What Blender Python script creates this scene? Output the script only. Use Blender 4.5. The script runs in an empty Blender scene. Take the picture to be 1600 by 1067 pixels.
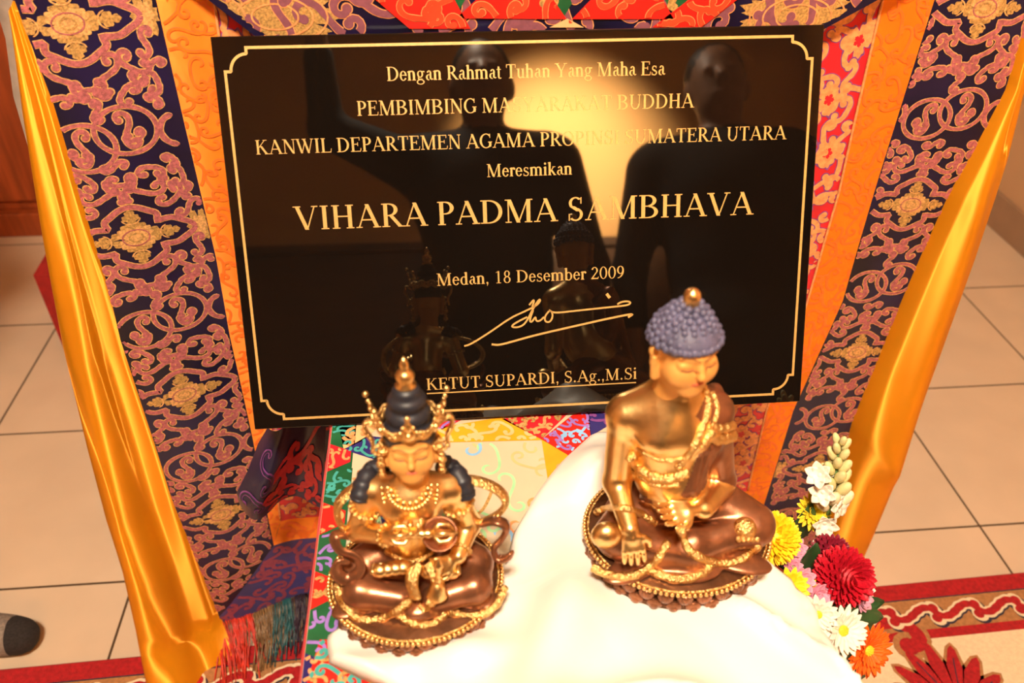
import bpy, math, random
import numpy as np
from mathutils import Matrix, Vector

scene = bpy.context.scene
COL = scene.collection
# ------------------------------------------------------------------ camera
CAM = np.array([0.0, 0.0, 1.2353])
FPX = 1253.44                                     # focal length in pixels of the 1600 px wide frame
ROT = np.array([[0.996, 0.043, -0.083], [-0.091, 0.614, -0.784], [0.017, 0.788, 0.616]])
_q = Matrix(ROT.tolist()).to_quaternion(); _q.normalize()
ROT = np.array(_q.to_matrix())
cam_data = bpy.data.cameras.new('camera')
cam_data.sensor_width = 36.0
cam_data.lens = FPX / 1600 * 36
cam_data.clip_start = 0.02
cam_data.dof.use_dof = True
cam_data.dof.focus_distance = 0.90
cam_data.dof.aperture_fstop = 5.0
cam = bpy.data.objects.new('camera', cam_data)
COL.objects.link(cam)
cam.matrix_world = Matrix.Translation(CAM.tolist()) @ Matrix(ROT.tolist()).to_4x4()
scene.camera = cam

# ------------------------------------------------------------------ world, lamps, exposure
world = bpy.data.worlds.new('world'); scene.world = world
world.use_nodes = True
bg = world.node_tree.nodes['Background']
bg.inputs[0].default_value = (1.0, 0.72, 0.42, 1); bg.inputs[1].default_value = 0.03

def area_lamp(name, loc, aim, size, power, col):
    d = bpy.data.lights.new(name, 'AREA'); d.shape = 'DISK'; d.size = size; d.energy = power; d.color = col
    o = bpy.data.objects.new(name, d); COL.objects.link(o); o.location = loc
    o.rotation_euler = (Vector(aim) - Vector(loc)).to_track_quat('-Z', 'Y').to_euler()
    return o
area_lamp('ceiling_lamp', (-0.12, -0.50, 2.66), (0.10, 0.55, 0.60), 0.36, 122.0, (1.0, 0.83, 0.62))
area_lamp('fill_lamp', (0.5, 0.9, 2.66), (0.2, 0.9, 0.0), 1.2, 3.0, (1.0, 0.76, 0.50))
d_ = bpy.data.lights.new('added_wall_spot', 'SPOT'); d_.energy = 2700; d_.color = (1.0, 0.72, 0.38); d_.spot_size = math.radians(56); d_.spot_blend = 1.0; d_.shadow_soft_size = 0.05  # added lamp, makes the bright wall patch mirrored in the plaque
o_ = bpy.data.objects.new('added_wall_spot', d_); COL.objects.link(o_); o_.location = (0.45, -0.95, 2.55)
o_.rotation_euler = (Vector((0.50, -2.1, 2.05)) - Vector(o_.location)).to_track_quat('-Z', 'Y').to_euler()

scene.view_settings.view_transform = 'Standard'
scene.view_settings.look = 'None'
scene.view_settings.gamma = 1
scene.view_settings.use_curve_mapping = False
scene.view_settings.exposure = 0.0

# ------------------------------------------------------------------ small maths
def ray(px, py):
    return ROT @ np.array([(px - 800) / FPX, -(py - 533.5) / FPX, -1.0])
def at(px, py, Y):                                # a point of the place on the vertical plane y = Y
    r = ray(px, py); return CAM + r * (Y / r[1])
def ground(px, py, z=0.0):                        # a point of the place on the level plane z
    r = ray(px, py); return CAM + r * ((z - CAM[2]) / r[2])
def unit(v):
    v = np.asarray(v, float); return v / max(np.linalg.norm(v), 1e-9)
def sm(t):
    t = np.clip(t, 0, 1); return t * t * (3 - 2 * t)
rng = random.Random(7)

# ------------------------------------------------------------------ materials
MATS = {}
ANROT = 0.25
def mat(name, col, rough=0.5, metal=0.0, var=0.12, scale=40.0, bump=0.0, bscale=None, sheen=0.0, spec=0.5, coat=0.0, aniso=0.0, stretch=None, col2=None, emit=None):
    m = bpy.data.materials.new(name); m.use_nodes = True
    nt = m.node_tree; b = nt.nodes['Principled BSDF']
    tc = nt.nodes.new('ShaderNodeTexCoord'); n = nt.nodes.new('ShaderNodeTexNoise')
    src = tc.outputs['Object']
    if stretch:
        mp = nt.nodes.new('ShaderNodeMapping'); mp.inputs['Scale'].default_value = stretch
        nt.links.new(src, mp.inputs[0]); src = mp.outputs[0]
    nt.links.new(src, n.inputs['Vector']); n.inputs['Scale'].default_value = scale; n.inputs['Detail'].default_value = 4
    r = nt.nodes.new('ShaderNodeValToRGB')
    c2 = col2 if col2 else tuple(c * (1 - var) for c in col)
    c1 = col if col2 else tuple(min(1, c * (1 + var)) for c in col)
    r.color_ramp.elements[0].position = 0.35; r.color_ramp.elements[1].position = 0.65
    r.color_ramp.elements[0].color = (*c2, 1); r.color_ramp.elements[1].color = (*c1, 1)
    nt.links.new(n.outputs['Fac'], r.inputs[0]); nt.links.new(r.outputs[0], b.inputs['Base Color'])
    b.inputs['Roughness'].default_value = rough; b.inputs['Metallic'].default_value = metal
    b.inputs['Specular IOR Level'].default_value = spec
    if sheen: b.inputs['Sheen Weight'].default_value = sheen
    if coat: b.inputs['Coat Weight'].default_value = coat; b.inputs['Coat Roughness'].default_value = 0.05
    if aniso:
        b.inputs['Anisotropic'].default_value = aniso; b.inputs['Anisotropic Rotation'].default_value = ANROT
        tg = nt.nodes.new('ShaderNodeTangent'); tg.direction_type = 'RADIAL'; tg.axis = 'Z'; nt.links.new(tg.outputs[0], b.inputs['Tangent'])
    if bump:
        n2 = nt.nodes.new('ShaderNodeTexNoise'); n2.inputs['Scale'].default_value = bscale or scale * 3; n2.inputs['Detail'].default_value = 3
        nt.links.new(src, n2.inputs['Vector'])
        bp = nt.nodes.new('ShaderNodeBump'); bp.inputs['Strength'].default_value = bump; bp.inputs['Distance'].default_value = 0.004
        nt.links.new(n2.outputs['Fac'], bp.inputs['Height']); nt.links.new(bp.outputs[0], b.inputs['Normal'])
    MATS[name] = m
    return m

navy = mat('navy_silk', (0.007, 0.004, 0.032), 0.34, scale=9, var=0.6, bump=0.25, bscale=22, sheen=0.04, spec=0.45)
pink = mat('pink_thread', (0.40, 0.11, 0.12), 0.5, scale=300, var=0.3, bump=0.3, bscale=900)
goldthread = mat('gold_thread', (0.72, 0.40, 0.15), 0.38, metal=0.25, scale=400, var=0.3, bump=0.3, bscale=900)
ochre = mat('ochre_thread', (0.50, 0.29, 0.09), 0.42, metal=0.2, scale=400, var=0.35, bump=0.3, bscale=900)
orange = mat('orange_silk', (0.93, 0.25, 0.012), 0.5, scale=14, var=0.10, bump=0.5, bscale=16, metal=0.35, aniso=0.9)
orange_dark = mat('orange_relief', (0.88, 0.17, 0.012), 0.42, scale=80, var=0.1)
orange_pink = mat('orange_relief_outline', (0.85, 0.16, 0.05), 0.4, scale=80, var=0.1)
red = mat('red_silk', (0.62, 0.008, 0.018), 0.36, scale=20, var=0.15, bump=0.2, bscale=25, sheen=0.2)
tan_thread = mat('tan_thread', (0.75, 0.30, 0.11), 0.42, scale=200, var=0.2)
violet_thread = mat('violet_thread', (0.22, 0.06, 0.25), 0.5, scale=200)
satin = mat('yellow_satin', (0.93, 0.36, 0.008), 0.55, scale=6, var=0.06, bump=0.06, bscale=11, metal=0.5, spec=0.7, aniso=0.97)
lining_m = mat('white_lining', (0.42, 0.35, 0.30), 0.8, scale=60)
blue_silk = mat('blue_silk', (0.022, 0.015, 0.13), 0.3, scale=14, var=0.3, bump=0.2, bscale=20, sheen=0.2)
green_silk = mat('green_silk', (0.012, 0.10, 0.035), 0.35, scale=20, var=0.25)
teal_thread = mat('teal_thread', (0.05, 0.33, 0.30), 0.45, scale=100)
cream_silk = mat('cream_silk', (0.60, 0.49, 0.34), 0.38, scale=12, var=0.06, bump=0.1, bscale=20)
peach_silk = mat('peach_silk', (0.88, 0.48, 0.22), 0.4, scale=20)
amber_silk = mat('amber_silk', (0.90, 0.36, 0.015), 0.32, scale=20, var=0.12)
purple_thread = mat('purple_thread', (0.30, 0.16, 0.52), 0.5, scale=100)
scarlet_silk = mat('scarlet_silk', (0.62, 0.016, 0.010), 0.36, scale=15, var=0.12)
mint_thread = mat('mint_thread', (0.36, 0.68, 0.36), 0.5)
sky_thread = mat('sky_thread', (0.25, 0.50, 0.80), 0.5)
dark_red_thread = mat('dark_red_thread', (0.45, 0.02, 0.03), 0.45, scale=100)
silk_white = mat('white_silk', (0.80, 0.76, 0.70), 0.42, scale=8, var=0.02, bump=0.12, bscale=20, sheen=0.1)
glossblack = mat('black_glass', (0.006, 0.004, 0.003), 0.025, scale=5, spec=0.72)
gilt = mat('gilt_paint', (0.60, 0.36, 0.115), 0.38, metal=0.15, scale=300, var=0.08)
gold = mat('polished_gold', (0.93, 0.61, 0.25), 0.32, metal=1.0, scale=60, var=0.10, bump=0.05, bscale=150)
gold_rough = mat('chased_gold', (0.88, 0.56, 0.21), 0.33, metal=1.0, scale=120, var=0.16, bump=0.7, bscale=420)
copper = mat('copper_bronze', (0.27, 0.105, 0.05), 0.30, metal=0.7, scale=50, var=0.25, bump=0.08, bscale=120)
copper_dark = mat('dark_bronze', (0.19, 0.085, 0.042), 0.33, metal=0.85, scale=60, var=0.3, bump=0.1, bscale=150)
face_gold = mat('matt_gold_paint', (0.76, 0.37, 0.09), 0.5, metal=0.25, scale=40, var=0.05)
lip_m = mat('painted_lip', (0.62, 0.14, 0.06), 0.5)
eye_m = mat('painted_eye', (0.28, 0.10, 0.03), 0.5)
hair_blue = mat('slate_blue_hair', (0.10, 0.095, 0.17), 0.55, scale=80, var=0.2)
hair_dark = mat('dark_hair', (0.018, 0.018, 0.026), 0.45, scale=80, var=0.2)
sock_grey = mat('grey_sock', (0.23, 0.19, 0.16), 0.95, scale=300, var=0.25, bump=0.5, bscale=900)
sock_black = mat('black_sock_toe', (0.018, 0.014, 0.014), 0.95, scale=300, var=0.3)
cloth_dark = mat('dark_clothes', (0.012, 0.010, 0.010), 0.85, scale=60)
cloth_trouser = mat('dark_trousers', (0.02, 0.018, 0.02), 0.85, scale=60)
skin_m = mat('skin', (0.42, 0.20, 0.11), 0.5, scale=30)
hair_black = mat('black_hair', (0.008, 0.006, 0.005), 0.5, scale=200)
wood_red = mat('red_brown_wood', (0.30, 0.055, 0.012), 0.42, scale=5, var=0.22, stretch=(12, 12, 1))
wood_dark = mat('dark_wood', (0.10, 0.04, 0.018), 0.5, scale=6, var=0.2, stretch=(1, 8, 8))
red_felt = mat('red_cloth', (0.30, 0.008, 0.006), 0.85, scale=60, var=0.15)
wall_m = mat('warm_wall', (0.58, 0.38, 0.22), 0.8, scale=5, var=0.03)
wall_front_m = mat('brightened_wall', (0.78, 0.46, 0.20), 0.8, scale=5, var=0.03)  # brightness put into the front wall's colour to lift its reflection
ceil_m = mat('ceiling_paint', (0.62, 0.52, 0.40), 0.9, scale=5, var=0.02)
skirt_m = mat('skirting_tile', (0.34, 0.22, 0.14), 0.35, scale=12, var=0.06)

# ------------------------------------------------------------------ mesh building
class MB:
    """collects pieces of one mesh"""
    def __init__(s): s.V = []; s.F = []; s.M = []; s.n = 0
    def add(s, V, F, mi=0):
        V = np.asarray(V, float).reshape(-1, 3)
        s.V.append(V); s.F += [tuple(int(i) + s.n for i in f) for f in F]
        s.M += [mi] * len(F) if not hasattr(mi, '__len__') else list(mi)
        s.n += len(V)
    def grid(s, P, mi=0, closeu=False, flip=False):
        P = np.asarray(P, float); a, b = P.shape[:2]; F = []
        for i in range(a - 1):
            for j in range(b if closeu else b - 1):
                k = (j + 1) % b
                q = (i * b + j, i * b + k, (i + 1) * b + k, (i + 1) * b + j)
                F.append(q[::-1] if flip else q)
        s.add(P.reshape(-1, 3), F, mi)
    def tube(s, path, rad, n=8, mi=0, cap=True, flat=1.0, up=None):
        path = np.asarray(path, float); m = len(path)
        rad = np.full(m, rad) if np.isscalar(rad) else np.asarray(rad, float)
        T = np.gradient(path, axis=0); rings = []
        ref = np.array(up if up is not None else (0, 0, 1.0))
        prev = None
        for i in range(m):
            t = unit(T[i])
            a = np.cross(t, ref if prev is None else np.cross(prev, t))
            if np.linalg.norm(a) < 1e-6: a = np.cross(t, (1, 0, 0))
            a = unit(a)
            if prev is not None and a @ prev < 0: a = -a
            if up is not None:
                a = np.cross(t, ref); a = unit(a) if np.linalg.norm(a) > 1e-6 else prev
            b = np.cross(a, t); prev = a
            ang = np.linspace(0, 2 * np.pi, n, endpoint=False)
            rings.append(path[i] + rad[i] * (np.cos(ang)[:, None] * a + flat * np.sin(ang)[:, None] * b))
        s.grid(np.array(rings), mi, closeu=True)
        if cap:
            o = s.n - m * n
            s.F.append(tuple(o + i for i in range(n))[::-1]); s.M.append(mi if not hasattr(mi, '__len__') else 0)
            s.F.append(tuple(o + (m - 1) * n + i for i in range(n))); s.M.append(mi if not hasattr(mi, '__len__') else 0)
    def lathe(s, prof, c=(0, 0, 0), n=32, mi=0, sx=1.0, sy=1.0, cap=True):
        ang = np.linspace(0, 2 * np.pi, n, endpoint=False)
        P = np.array([[(c[0] + r * sx * math.cos(a), c[1] + r * sy * math.sin(a), c[2] + z) for a in ang] for r, z in prof])
        s.grid(P, mi, closeu=True)
        if cap:
            o = s.n - len(prof) * n
            s.F.append(tuple(o + i for i in range(n))[::-1]); s.M.append(mi)
            s.F.append(tuple(o + (len(prof) - 1) * n + i for i in range(n))); s.M.append(mi)
    def ell(s, c, r, n=12, m=8, mi=0, R=None):
        r = (r, r, r) if np.isscalar(r) else r
        ph = np.linspace(0.001, np.pi - 0.001, m); th = np.linspace(0, 2 * np.pi, n, endpoint=False)
        P = np.array([[(r[0] * math.sin(p) * math.cos(t), r[1] * math.sin(p) * math.sin(t), -r[2] * math.cos(p)) for t in th] for p in ph])
        if R is not None: P = P @ np.asarray(R).T
        s.grid(P + np.asarray(c), mi, closeu=True)
    def box(s, lo, hi, mi=0):
        x0, y0, z0 = lo; x1, y1, z1 = hi
        V = [(x0, y0, z0), (x1, y0, z0), (x1, y1, z0), (x0, y1, z0), (x0, y0, z1), (x1, y0, z1), (x1, y1, z1), (x0, y1, z1)]
        s.add(V, [(0, 3, 2, 1), (4, 5, 6, 7), (0, 1, 5, 4), (1, 2, 6, 5), (2, 3, 7, 6), (3, 0, 4, 7)], mi)
    def build(s, name, mats, parent=None, origin=None, smooth=True, bevel=0, solid=0, label=None):
        V = np.concatenate(s.V) if s.V else np.zeros((0, 3))
        root = parent
        while root is not None and root.parent is not None: root = root.parent
        off = np.array(root.location) if root is not None else np.array(origin if origin is not None else (0, 0, 0))
        me = bpy.data.meshes.new(name)
        me.from_pydata((V - off).tolist(), [], s.F)
        for m in (mats if isinstance(mats, (list, tuple)) else [mats]): me.materials.append(m)
        me.polygons.foreach_set('material_index', s.M)
        if smooth: me.polygons.foreach_set('use_smooth', [True] * len(s.F))
        me.update()
        o = bpy.data.objects.new(name, me); COL.objects.link(o)
        if parent is not None: o.parent = parent
        else: o.location = off.tolist()
        if bevel:
            b = o.modifiers.new('bevel', 'BEVEL'); b.width = bevel; b.segments = 2; b.limit_method = 'ANGLE'
        if solid:
            b = o.modifiers.new('solid', 'SOLIDIFY'); b.thickness = solid; b.offset = 0
        if label: o['label'] = label
        return o

def thing(name, loc, label, cat, group=None):
    o = bpy.data.objects.new(name, None); COL.objects.link(o); o.location = [float(c) for c in loc]; o.empty_display_size = 0.05
    return tag(o, label, cat, group)
def tag(o, label, cat, group=None, kind=None):
    o['label'] = label; o['category'] = cat
    if group: o['group'] = group
    if kind: o['kind'] = kind
    return o
def struct(name, mb, mats, **k):
    o = mb.build(name, mats, **k); o['kind'] = 'structure'; o['label'] = STRUCT_LABEL.get(name, name.replace('_', ' ')); o['category'] = name.split('_')[0]
    return o
STRUCT_LABEL = {'trim_1': 'added dark wooden panel that darkens the lower mirror image in the plaque', 'floor': 'cream tiled floor with dark joints', 'wall_right': 'warm tan wall at the right edge above the skirting',
                'wall_back': 'wall behind the brocade hanging', 'wall_front': 'tan wall reflected in the black plaque', 'wall_left': 'wall on the left side of the room',
                'ceiling': 'plain pale ceiling of the room', 'baseboard_right': 'brown tiled skirting along the right wall', 'baseboard_back': 'brown tiled skirting along the back wall'}

# ------------------------------------------------------------------ signed-distance modelling (for bodies)
class SDF:
    def __init__(s, lo, hi, h):
        s.lo = np.array(lo, float); s.h = h
        s.n = np.ceil((np.array(hi) - s.lo) / h).astype(int) + 1
        s.ax = [(s.lo[i] + h * np.arange(s.n[i])).astype(np.float32) for i in range(3)]
        s.D = np.full(s.n, 1.0, np.float32); s.raw = np.full(s.n, 1.0, np.float32); s.ID = np.zeros(s.n, np.int8)
    def _sl(s, lo, hi, pad):
        a = np.clip(np.floor((np.array(lo) - pad - s.lo) / s.h).astype(int), 0, s.n)
        b = np.clip(np.ceil((np.array(hi) + pad - s.lo) / s.h).astype(int) + 1, 0, s.n)
        if np.any(b <= a): return None, None
        sl = tuple(slice(a[i], b[i]) for i in range(3))
        P = np.meshgrid(*[s.ax[i][sl[i]] for i in range(3)], indexing='ij')
        return sl, P
    def put(s, sl, d, k, idn, sub=False):
        D = s.D[sl]
        if sub:
            d = -d; hh = np.maximum(k - np.abs(D - d), 0) / max(k, 1e-9); s.D[sl] = np.maximum(D, d) + hh * hh * k / 4; return
        hh = np.maximum(k - np.abs(D - d), 0) / max(k, 1e-9)
        s.D[sl] = np.minimum(D, d) - hh * hh * k / 4
        r = s.raw[sl]; w = d < r
        s.ID[sl][w] = idn; r[w] = d[w]
    def cap(s, a, b, ra, rb=None, k=0.004, i=0, sub=False, flat=None):
        rb = ra if rb is None else rb
        a = np.asarray(a, float); b = np.asarray(b, float); m = max(ra, rb)
        sl, P = s._sl(np.minimum(a, b) - m, np.maximum(a, b) + m, k + 3 * s.h)
        if sl is None: return
        ab = b - a; L = max(ab @ ab, 1e-12)
        q = [P[j] - a[j] for j in range(3)]
        t = np.clip((q[0] * ab[0] + q[1] * ab[1] + q[2] * ab[2]) / L, 0, 1)
        d = np.sqrt(sum((q[j] - t * ab[j]) ** 2 for j in range(3))) - (ra + (rb - ra) * t)
        s.put(sl, d, k, i, sub)
    def chain(s, pts, rads, k=0.004, i=0, sub=False):
        for a, b, ra, rb in zip(pts[:-1], pts[1:], rads[:-1], rads[1:]): s.cap(a, b, ra, rb, k, i, sub)
    def ell(s, c, r, k=0.004, i=0, R=None, sub=False):
        c = np.asarray(c, float); r = np.array((r, r, r) if np.isscalar(r) else r, float); m = r.max()
        sl, P = s._sl(c - m, c + m, k + 3 * s.h)
        if sl is None: return
        q = [P[j] - c[j] for j in range(3)]
        if R is not None:
            R = np.asarray(R); q = [sum(R[jj][j] * q[jj] for jj in range(3)) for j in range(3)]
        k0 = np.sqrt(sum((q[j] / r[j]) ** 2 for j in range(3))); k1 = np.sqrt(sum((q[j] / r[j] ** 2) ** 2 for j in range(3)))
        d = k0 * (k0 - 1) / np.maximum(k1, 1e-6)
        s.put(sl, d.astype(np.float32), k, i, sub)
    def on(s, px, py, lift=0.0):
        """where the line of sight through a photograph point meets the modelled surface"""
        r = unit(ray(px, py)); t = np.arange(0.3, 1.1, s.h * 0.3); P = CAM + t[:, None] * r
        i = np.round((P - s.lo) / s.h).astype(int); ok = ((i >= 0) & (i < s.n)).all(1); i = i[ok]; P = P[ok]
        d = s.D[i[:, 0], i[:, 1], i[:, 2]]; w = np.nonzero(d < 0)[0]
        k = w[0] if len(w) else int(np.argmin(d))
        return P[k] - r * lift
    def surface(s, smooth=1):
        """naive surface nets -> vertices, quads, id of each quad"""
        D = s.D; ins = D < 0
        n = np.array(D.shape)
        c = np.zeros(n - 1, np.int8)
        for dx in (0, 1):
            for dy in (0, 1):
                for dz in (0, 1): c += ins[dx:n[0] - 1 + dx, dy:n[1] - 1 + dy, dz:n[2] - 1 + dz]
        cells = np.argwhere((c > 0) & (c < 8))
        idx = np.full(n - 1, -1, np.int32); idx[tuple(cells.T)] = np.arange(len(cells))
        acc = np.zeros((len(cells), 3)); cnt = np.zeros(len(cells))
        cor = [np.array(x) for x in np.ndindex(2, 2, 2)]
        for a in cor:
            for ax in range(3):
                if a[ax]: continue
                b = a.copy(); b[ax] = 1
                da = D[tuple((cells + a).T)]; db = D[tuple((cells + b).T)]
                w = (da < 0) != (db < 0)
                t = np.where(w, da / np.where(w, da - db, 1), 0)
                p = cells + a + t[:, None] * (b - a)
                acc[w] += p[w]; cnt[w] += 1
        V = acc / np.maximum(cnt, 1)[:, None]
        Q = []; QI = []
        for ax in range(3):
            u, v = [(1, 2), (2, 0), (0, 1)][ax]
            sa = [slice(None)] * 3; sb = [slice(None)] * 3; sa[ax] = slice(0, -1); sb[ax] = slice(1, None)
            A = ins[tuple(sa)]; B = ins[tuple(sb)]
            e = np.argwhere(A != B)
            e = e[(e[:, u] > 0) & (e[:, v] > 0) & (e[:, u] < n[u] - 1) & (e[:, v] < n[v] - 1)]
            du = np.zeros(3, int); du[u] = 1; dv = np.zeros(3, int); dv[v] = 1
            q = np.stack([idx[tuple((e - du - dv).T)], idx[tuple((e - dv).T)], idx[tuple(e.T)], idx[tuple((e - du).T)]], 1)
            fl = ~A[tuple(e.T)]
            q[fl] = q[fl][:, ::-1]
            Q.append(q); QI.append(s.ID[tuple(e.T)])
        Q = np.concatenate(Q); QI = np.concatenate(QI)
        for _ in range(smooth):
            nb = np.zeros_like(V); ct = np.zeros(len(V))
            for j in range(4):
                a = Q[:, j]; b = Q[:, (j + 1) % 4]
                np.add.at(nb, a, V[b]); np.add.at(ct, a, 1)
                np.add.at(nb, b, V[a]); np.add.at(ct, b, 1)
            V = 0.5 * V + 0.5 * nb / np.maximum(ct, 1)[:, None]
        return s.lo + V * s.h, Q, QI
    def build(s, names, mats, parent, smooth=1, labels=None):
        """one mesh per id: the body and its clothing"""
        V, Q, QI = s.surface(smooth); out = {}
        for i, nm in names.items():
            sel = Q[QI == i]
            if not len(sel): continue
            used, inv = np.unique(sel.ravel(), return_inverse=True)
            mb = MB(); mb.add(V[used], inv.reshape(-1, 4).tolist())
            out[i] = mb.build(nm, mats[i], parent)
            if labels and i in labels: out[i]['label'] = labels[i]
        return out
def rotm(ax, deg):
    return np.array(Matrix.Rotation(math.radians(deg), 3, ax))
# ------------------------------------------------------------------ room shell
def tile_mat():
    m = mat('cream_floor_tile', (0.62, 0.49, 0.36), 0.28, scale=7, var=0.04, spec=0.4)
    nt = m.node_tree; b = nt.nodes['Principled BSDF']; ramp = [n for n in nt.nodes if n.type == 'VALTORGB'][0]
    tc = [n for n in nt.nodes if n.type == 'TEX_COORD'][0]
    sep = nt.nodes.new('ShaderNodeSeparateXYZ'); nt.links.new(tc.outputs['Object'], sep.inputs[0])
    def M(op, a, bb):
        n = nt.nodes.new('ShaderNodeMath'); n.operation = op
        for i, v in enumerate((a, bb)):
            if v is None: continue
            if isinstance(v, (int, float)): n.inputs[i].default_value = v
            else: nt.links.new(v, n.inputs[i])
        return n.outputs[0]
    ds = []
    for o, x0 in (('X', 1.0256), ('Y', 1.7256)):
        f = M('FRACT', M('DIVIDE', M('ADD', sep.outputs[o], 40 - x0 + 0.2), 0.4), None)
        ds.append(M('ABSOLUTE', M('SUBTRACT', f, 0.5), None))
    j = M('LESS_THAN', M('MINIMUM', ds[0], ds[1]), 0.0055)
    mix = nt.nodes.new('ShaderNodeMixRGB'); nt.links.new(j, mix.inputs[0]); nt.links.new(ramp.outputs[0], mix.inputs[1])
    mix.inputs[2].default_value = (0.075, 0.045, 0.025, 1); nt.links.new(mix.outputs[0], b.inputs['Base Color'])
    bp = nt.nodes.new('ShaderNodeBump'); bp.inputs['Strength'].default_value = 0.4; bp.inputs['Distance'].default_value = 0.002; bp.invert = True
    nt.links.new(j, bp.inputs['Height']); nt.links.new(bp.outputs[0], b.inputs['Normal'])
    return m
X0, X1, Y0, Y1, ZC = -2.4, 1.72, -2.1, 2.75, 2.7
mb = MB(); mb.box((X0, Y0, -0.05), (X1, Y1, 0)); struct('floor', mb, tile_mat(), smooth=False)
mb = MB(); mb.box((X1, Y0, 0), (X1 + 0.1, Y1, ZC)); struct('wall_right', mb, wall_m, smooth=False)
mb = MB(); mb.box((X0 - 0.1, Y0, 0), (X0, Y1, ZC)); struct('wall_left', mb, wall_m, smooth=False)
mb = MB(); mb.box((X0 - 0.1, Y1, 0), (X1 + 0.1, Y1 + 0.1, ZC)); struct('wall_back', mb, wall_m, smooth=False)
mb = MB(); mb.box((X0 - 0.1, Y0 - 0.1, 0), (X1 + 0.1, Y0, ZC)); struct('wall_front', mb, wall_front_m, smooth=False)
mb = MB(); mb.box((X0 - 0.1, Y0 - 0.1, ZC), (X1 + 0.1, Y1 + 0.1, ZC + 0.1)); struct('ceiling', mb, ceil_m, smooth=False)
mb = MB(); mb.box((X1 - 0.012, Y0, 0), (X1, Y1, 0.105)); struct('baseboard_right', mb, skirt_m, smooth=False, bevel=0.002)
mb = MB(); mb.box((X0, Y1 - 0.012, 0), (X1 - 0.012, Y1, 0.105)); struct('baseboard_back', mb, skirt_m, smooth=False, bevel=0.002)

mb = MB(); mb.box((X0, Y0, 0), (X1, Y0 + 0.03, 1.60)); mb.box((X0, Y0, 1.60), (X1, Y0 + 0.045, 1.64)); struct('trim_1', mb, wood_dark, smooth=False)  # added panel that keeps the lower reflection in the plaque dark
# cabinet of red brown wood far behind on the left
t = thing('wooden_cabinet', (-1.62, 2.42, 0), 'red brown wooden cabinet standing on the tiles far behind, beyond the left satin edge', 'cabinet')
mb = MB(); mb.box((-2.3, 2.17, 0), (-0.9, 2.68, 0.075)); mb.build('plinth', wood_red, t, smooth=False, bevel=0.004)
mb = MB(); mb.box((-2.28, 2.20, 0.075), (-0.92, 2.68, 1.35)); mb.build('body', wood_red, t, smooth=False, bevel=0.004)
mb = MB(); mb.box((-2.31, 2.16, 1.35), (-0.89, 2.69, 1.385)); mb.build('cabinet_top', wood_red, t, smooth=False, bevel=0.005)
for x in (-2.25, -1.58):
    mb = MB(); mb.box((x, 2.182, 0.11), (x + 0.63, 2.20, 1.31)); dr = mb.build('door', wood_red, t, smooth=False, bevel=0.003)
    mb = MB(); kx = x + (0.57 if x < -2 else 0.06); mb.tube([(kx, 2.182, 0.8), (kx, 2.165, 0.8), (kx, 2.15, 0.8)], [0.008, 0.008, 0.014], 12); mb.build('knob', gilt, dr)

# box under a red cloth behind the left edge of the hanging
bl, bt = np.array((-0.889, 1.555, 0)), at(50, 430, 1.555)
hz = float(bt[2])
t = thing('covered_stool', (-0.65, 1.75, 0), 'low stool under a dark red cloth behind the left yellow satin edge', 'stool')
mb = MB(); mb.box((-0.87, 1.575, 0.0), (-0.46, 1.96, hz - 0.012)); mb.build('stool_body', wood_dark, t, smooth=False, bevel=0.004)
mb = MB()
rows = []
for z in (hz, hz - 0.004, hz * 0.6, hz * 0.3, 0.004):
    row = []
    fl = (1 - z / hz) * 0.012
    for k in range(48):
        s_ = k / 48 * 4; e = int(s_); f = s_ - e
        c = [(-0.889, 1.555), (-0.44, 1.555), (-0.44, 1.98), (-0.91, 2.0)]
        a, b = np.array(c[e]), np.array(c[(e + 1) % 4]); p = a + (b - a) * f
        w = math.sin(k * 2.1) * fl
        row.append((p[0] + w * 0.5, p[1] + w * 0.3, z))
    rows.append(row)
mb.grid(rows, 0, closeu=True); mb.F.append(tuple(range(48))); mb.M.append(0)
mb.build('stool_cover', red_felt, t, smooth=False)

# ------------------------------------------------------------------ flat pattern kit (embroidery and woven motifs)
def scroll(kind, turns, L, c=(0, 0), rot=0.0, flip=False, n=46, p=1.15):
    """an S or C scroll whose ends wind up"""
    s_ = np.linspace(-1, 1, n)
    kap = np.abs(s_) ** p * (np.sign(s_) if kind == 'S' else 1) * turns * math.pi * (p + 1) * 1.6
    th = np.cumsum(kap) * (s_[1] - s_[0]); th -= th[n // 2]
    x = np.cumsum(np.cos(th)); y = np.cumsum(np.sin(th))
    P = np.stack([x, y], 1); P -= (P.max(0) + P.min(0)) / 2; P *= L / max(np.ptp(P[:, 0]), np.ptp(P[:, 1]))
    if flip: P[:, 0] *= -1
    ca, sa = math.cos(rot), math.sin(rot)
    return P @ np.array([[ca, sa], [-sa, ca]]) + np.array(c)
def ring(c, rx, ry=None, n=40, a0=0, a1=2 * math.pi):
    a = np.linspace(a0, a1, n); return np.stack([c[0] + rx * np.cos(a), c[1] + (ry or rx) * np.sin(a)], 1)
def quatrefoil(c, rx, ry, n=120):
    a = np.linspace(0, 2 * math.pi, n)
    r = 0.70 + 0.30 * np.abs(np.cos(2 * a)) ** 0.8 - 0.17 * np.exp(-((np.mod(a, math.pi / 2) - math.pi / 4) / 0.16) ** 2) + 0.05 * np.cos(8 * a)
    return np.stack([c[0] + rx * r * np.cos(a), c[1] + ry * r * np.sin(a)], 1)
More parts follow.
